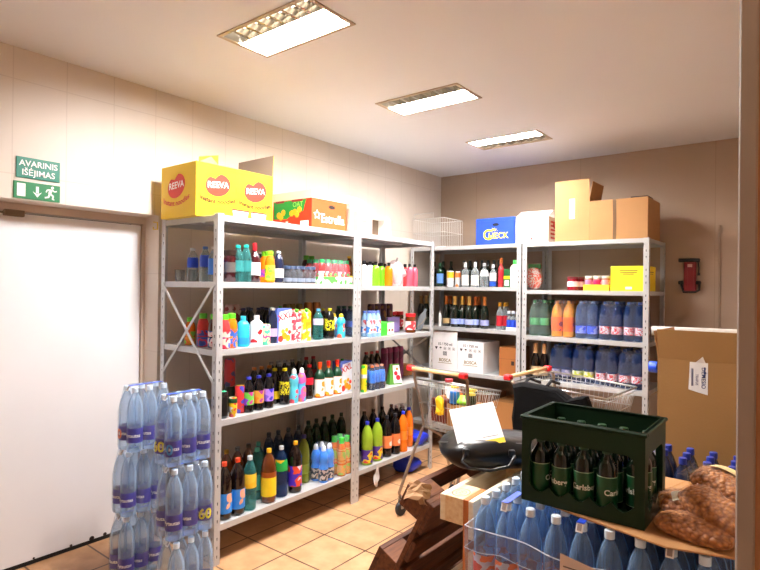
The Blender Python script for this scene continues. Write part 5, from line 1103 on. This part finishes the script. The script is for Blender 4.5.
b = MB(); pillow(b, .055, .045, .022, 22, 14, .5, .01, 20, 3); o = b.build('snack_packet', C('#8fe02a'), loc=ci(.085, .20, zt+.03)); o.rotation_euler = (.3, .1, .2); tag(o, 'bright green packet among the groceries in the cart', 'packet')
t = item('jar', 'jar', .10, .036, mat('#d8682a', .3), C('#f2f0ec'), [(C('#d8682a'), .1, .9)], ci(.0, .27, zt+.04), 'orange jar lying on its side with white lid towards us', 'jar'); t.rotation_euler = (1.25, -.75, 0)
item('jar', 'jar', .08, .03, mat('#e8e4d8', .3), C('#e6c83a'), [(C('#9ab8c8'), .1, .8)], ci(-.06, .30, zt2), 'small white jar with yellow lid behind the red sticks', 'jar')
item('jar', 'jar', .12, .03, G['clear'], C('#b8404a'), [(C('#e8d8d8'), .1, .6)], ci(-.125, .31, zt2), 'clear jar with red lid at the left of the cart', 'jar')
t = thing('rubber_gloves', 'yellow rubber glove hanging on the cart side', 'glove', ci(.0, .055, .80)); b = MB(); pillow(b, .028, .016, .045, 18, 14, .6, .012, 30, 2); b.build('palm', C('#f0c81e'), t)
for k in range(4): b = MB(); b.tube([(-.022+.015*k, 0, -.03), (-.024+.016*k, -.006, -.06), (-.024+.016*k, -.008, -.085+.006*abs(k-1.5))], .008, 8); b.build('finger', C('#f0c81e'), t)
# black cloth bag over the second cart
b = MB(); out = [(-.26, .0), (-.25, .12), (-.265, .20), (-.20, .218), (-.05, .21), (.02, .20), (.09, .155), (.15, .175), (.185, .18), (.20, .14), (.225, .06), (.235, -.06), (.22, -.2), (-.24, -.2)]
vs = []; n = len(out)
t = thing('black_bag', 'black cloth bag hanging over the second cart, behind the green crate', 'bag', (1.450, 1.335, .80))
L_ = 9
for k in range(L_):
    f = -1+2*k/(L_-1); s = math.sqrt(max(0, 1-abs(f)**3))*.08+.92
    for p in out: vs.append((p[0]*s, f*.05+.014*noise.noise(Vector((p[0]*9, f*2, p[1]*9))), p[1]*s+.004*noise.noise(Vector((p[0]*20, p[1]*20, f)))))
b.add(vs, [(k*n+i, (k+1)*n+i, (k+1)*n+(i+1) % n, k*n+(i+1) % n) for k in range(L_-1) for i in range(n)]+[tuple(range(n)), tuple((L_-1)*n+i for i in range(n))[::-1]], 0, False); b.build('cloth', mat('#060607', .9, bump=.5, bscale=14, spec=.2), t)
b = MB(); b.tube([(-.2, 0, .20), (-.19, .06, .235), (-.16, .16, .20)], .010); b.tube([(-.06, 0, .20), (-.05, .06, .235), (-.03, .14, .21)], .010); b.build('strap', mat('#101013', .85), t)
# ------------------------------------------------------------ leather bag and folder on the pallets
lea = mat('#060608', .3, coat=.15, spec=.4, bump=.25, bscale=18, name='black_leather')
t = thing('leather_bag', 'shiny black leather bag lying across the standing pallets', 'bag', (1.525, .37, .880), .62)
b = MB(); pillow(b, .235, .165, .070, 48, 26, .55, .014, 7, 4); b.build('body', lea, t)
b = MB(); b.tube([(-.13+.0, -.150, .02), (-.15, -.185, -.01), (-.12, -.205, -.03), (-.04, -.212, -.035), (.04, -.20, -.02), (.07, -.165, .01), (.06, -.145, .02)], .0065, 8); b.build('handle', lea, t)
b = MB(); b.tube([(-.24, -.04, .030), (-.12, -.10, .045), (0, -.115, .05), (.12, -.10, .048), (.235, -.04, .03)], .003, 6); b.build('zip', mat('#8a8c92', .3, .8), t)
for x in (-.13, .06): b = MB(); b.bbox((x-.014, -.163, .004), (x+.014, -.135, .034), .004); b.build('buckle', lea, t)
t = thing('folder', 'white folder with yellow stripe and black base leaning on the leather bag', 'folder')
fx = Vector((.785, .62, .0)).normalized(); fx = (fx+Vector((0, 0, .20))).normalized(); fn = Vector((.42, -.62, .66)); fn = (fn-fx*fn.dot(fx)).normalized(); fy = fn.cross(fx)
t.matrix_world = MM(fx, fy, fn, (1.512, .268, .975))
b = MB(); b.bbox((-.10, -.08, -.024), (.10, .115, -.006), .003); b.build('base', mat('#0c0c0e', .4), t)
b = MB(); b.bbox((-.102, -.074, -.0055), (.098, .12, .002), .001); b.build('cover', mat('#fbfbfa', .35), t)
b = MB(); b.box((-.102, -.076, .0022), (.098, -.053, .0032)); b.build('yellow_stripe', C('#ecc63a'), t)
b = MB(); b.box((.01, -.040, .0022), (.075, -.037, .0028)); b.build('print_line', C('#8a8a8a'), t)
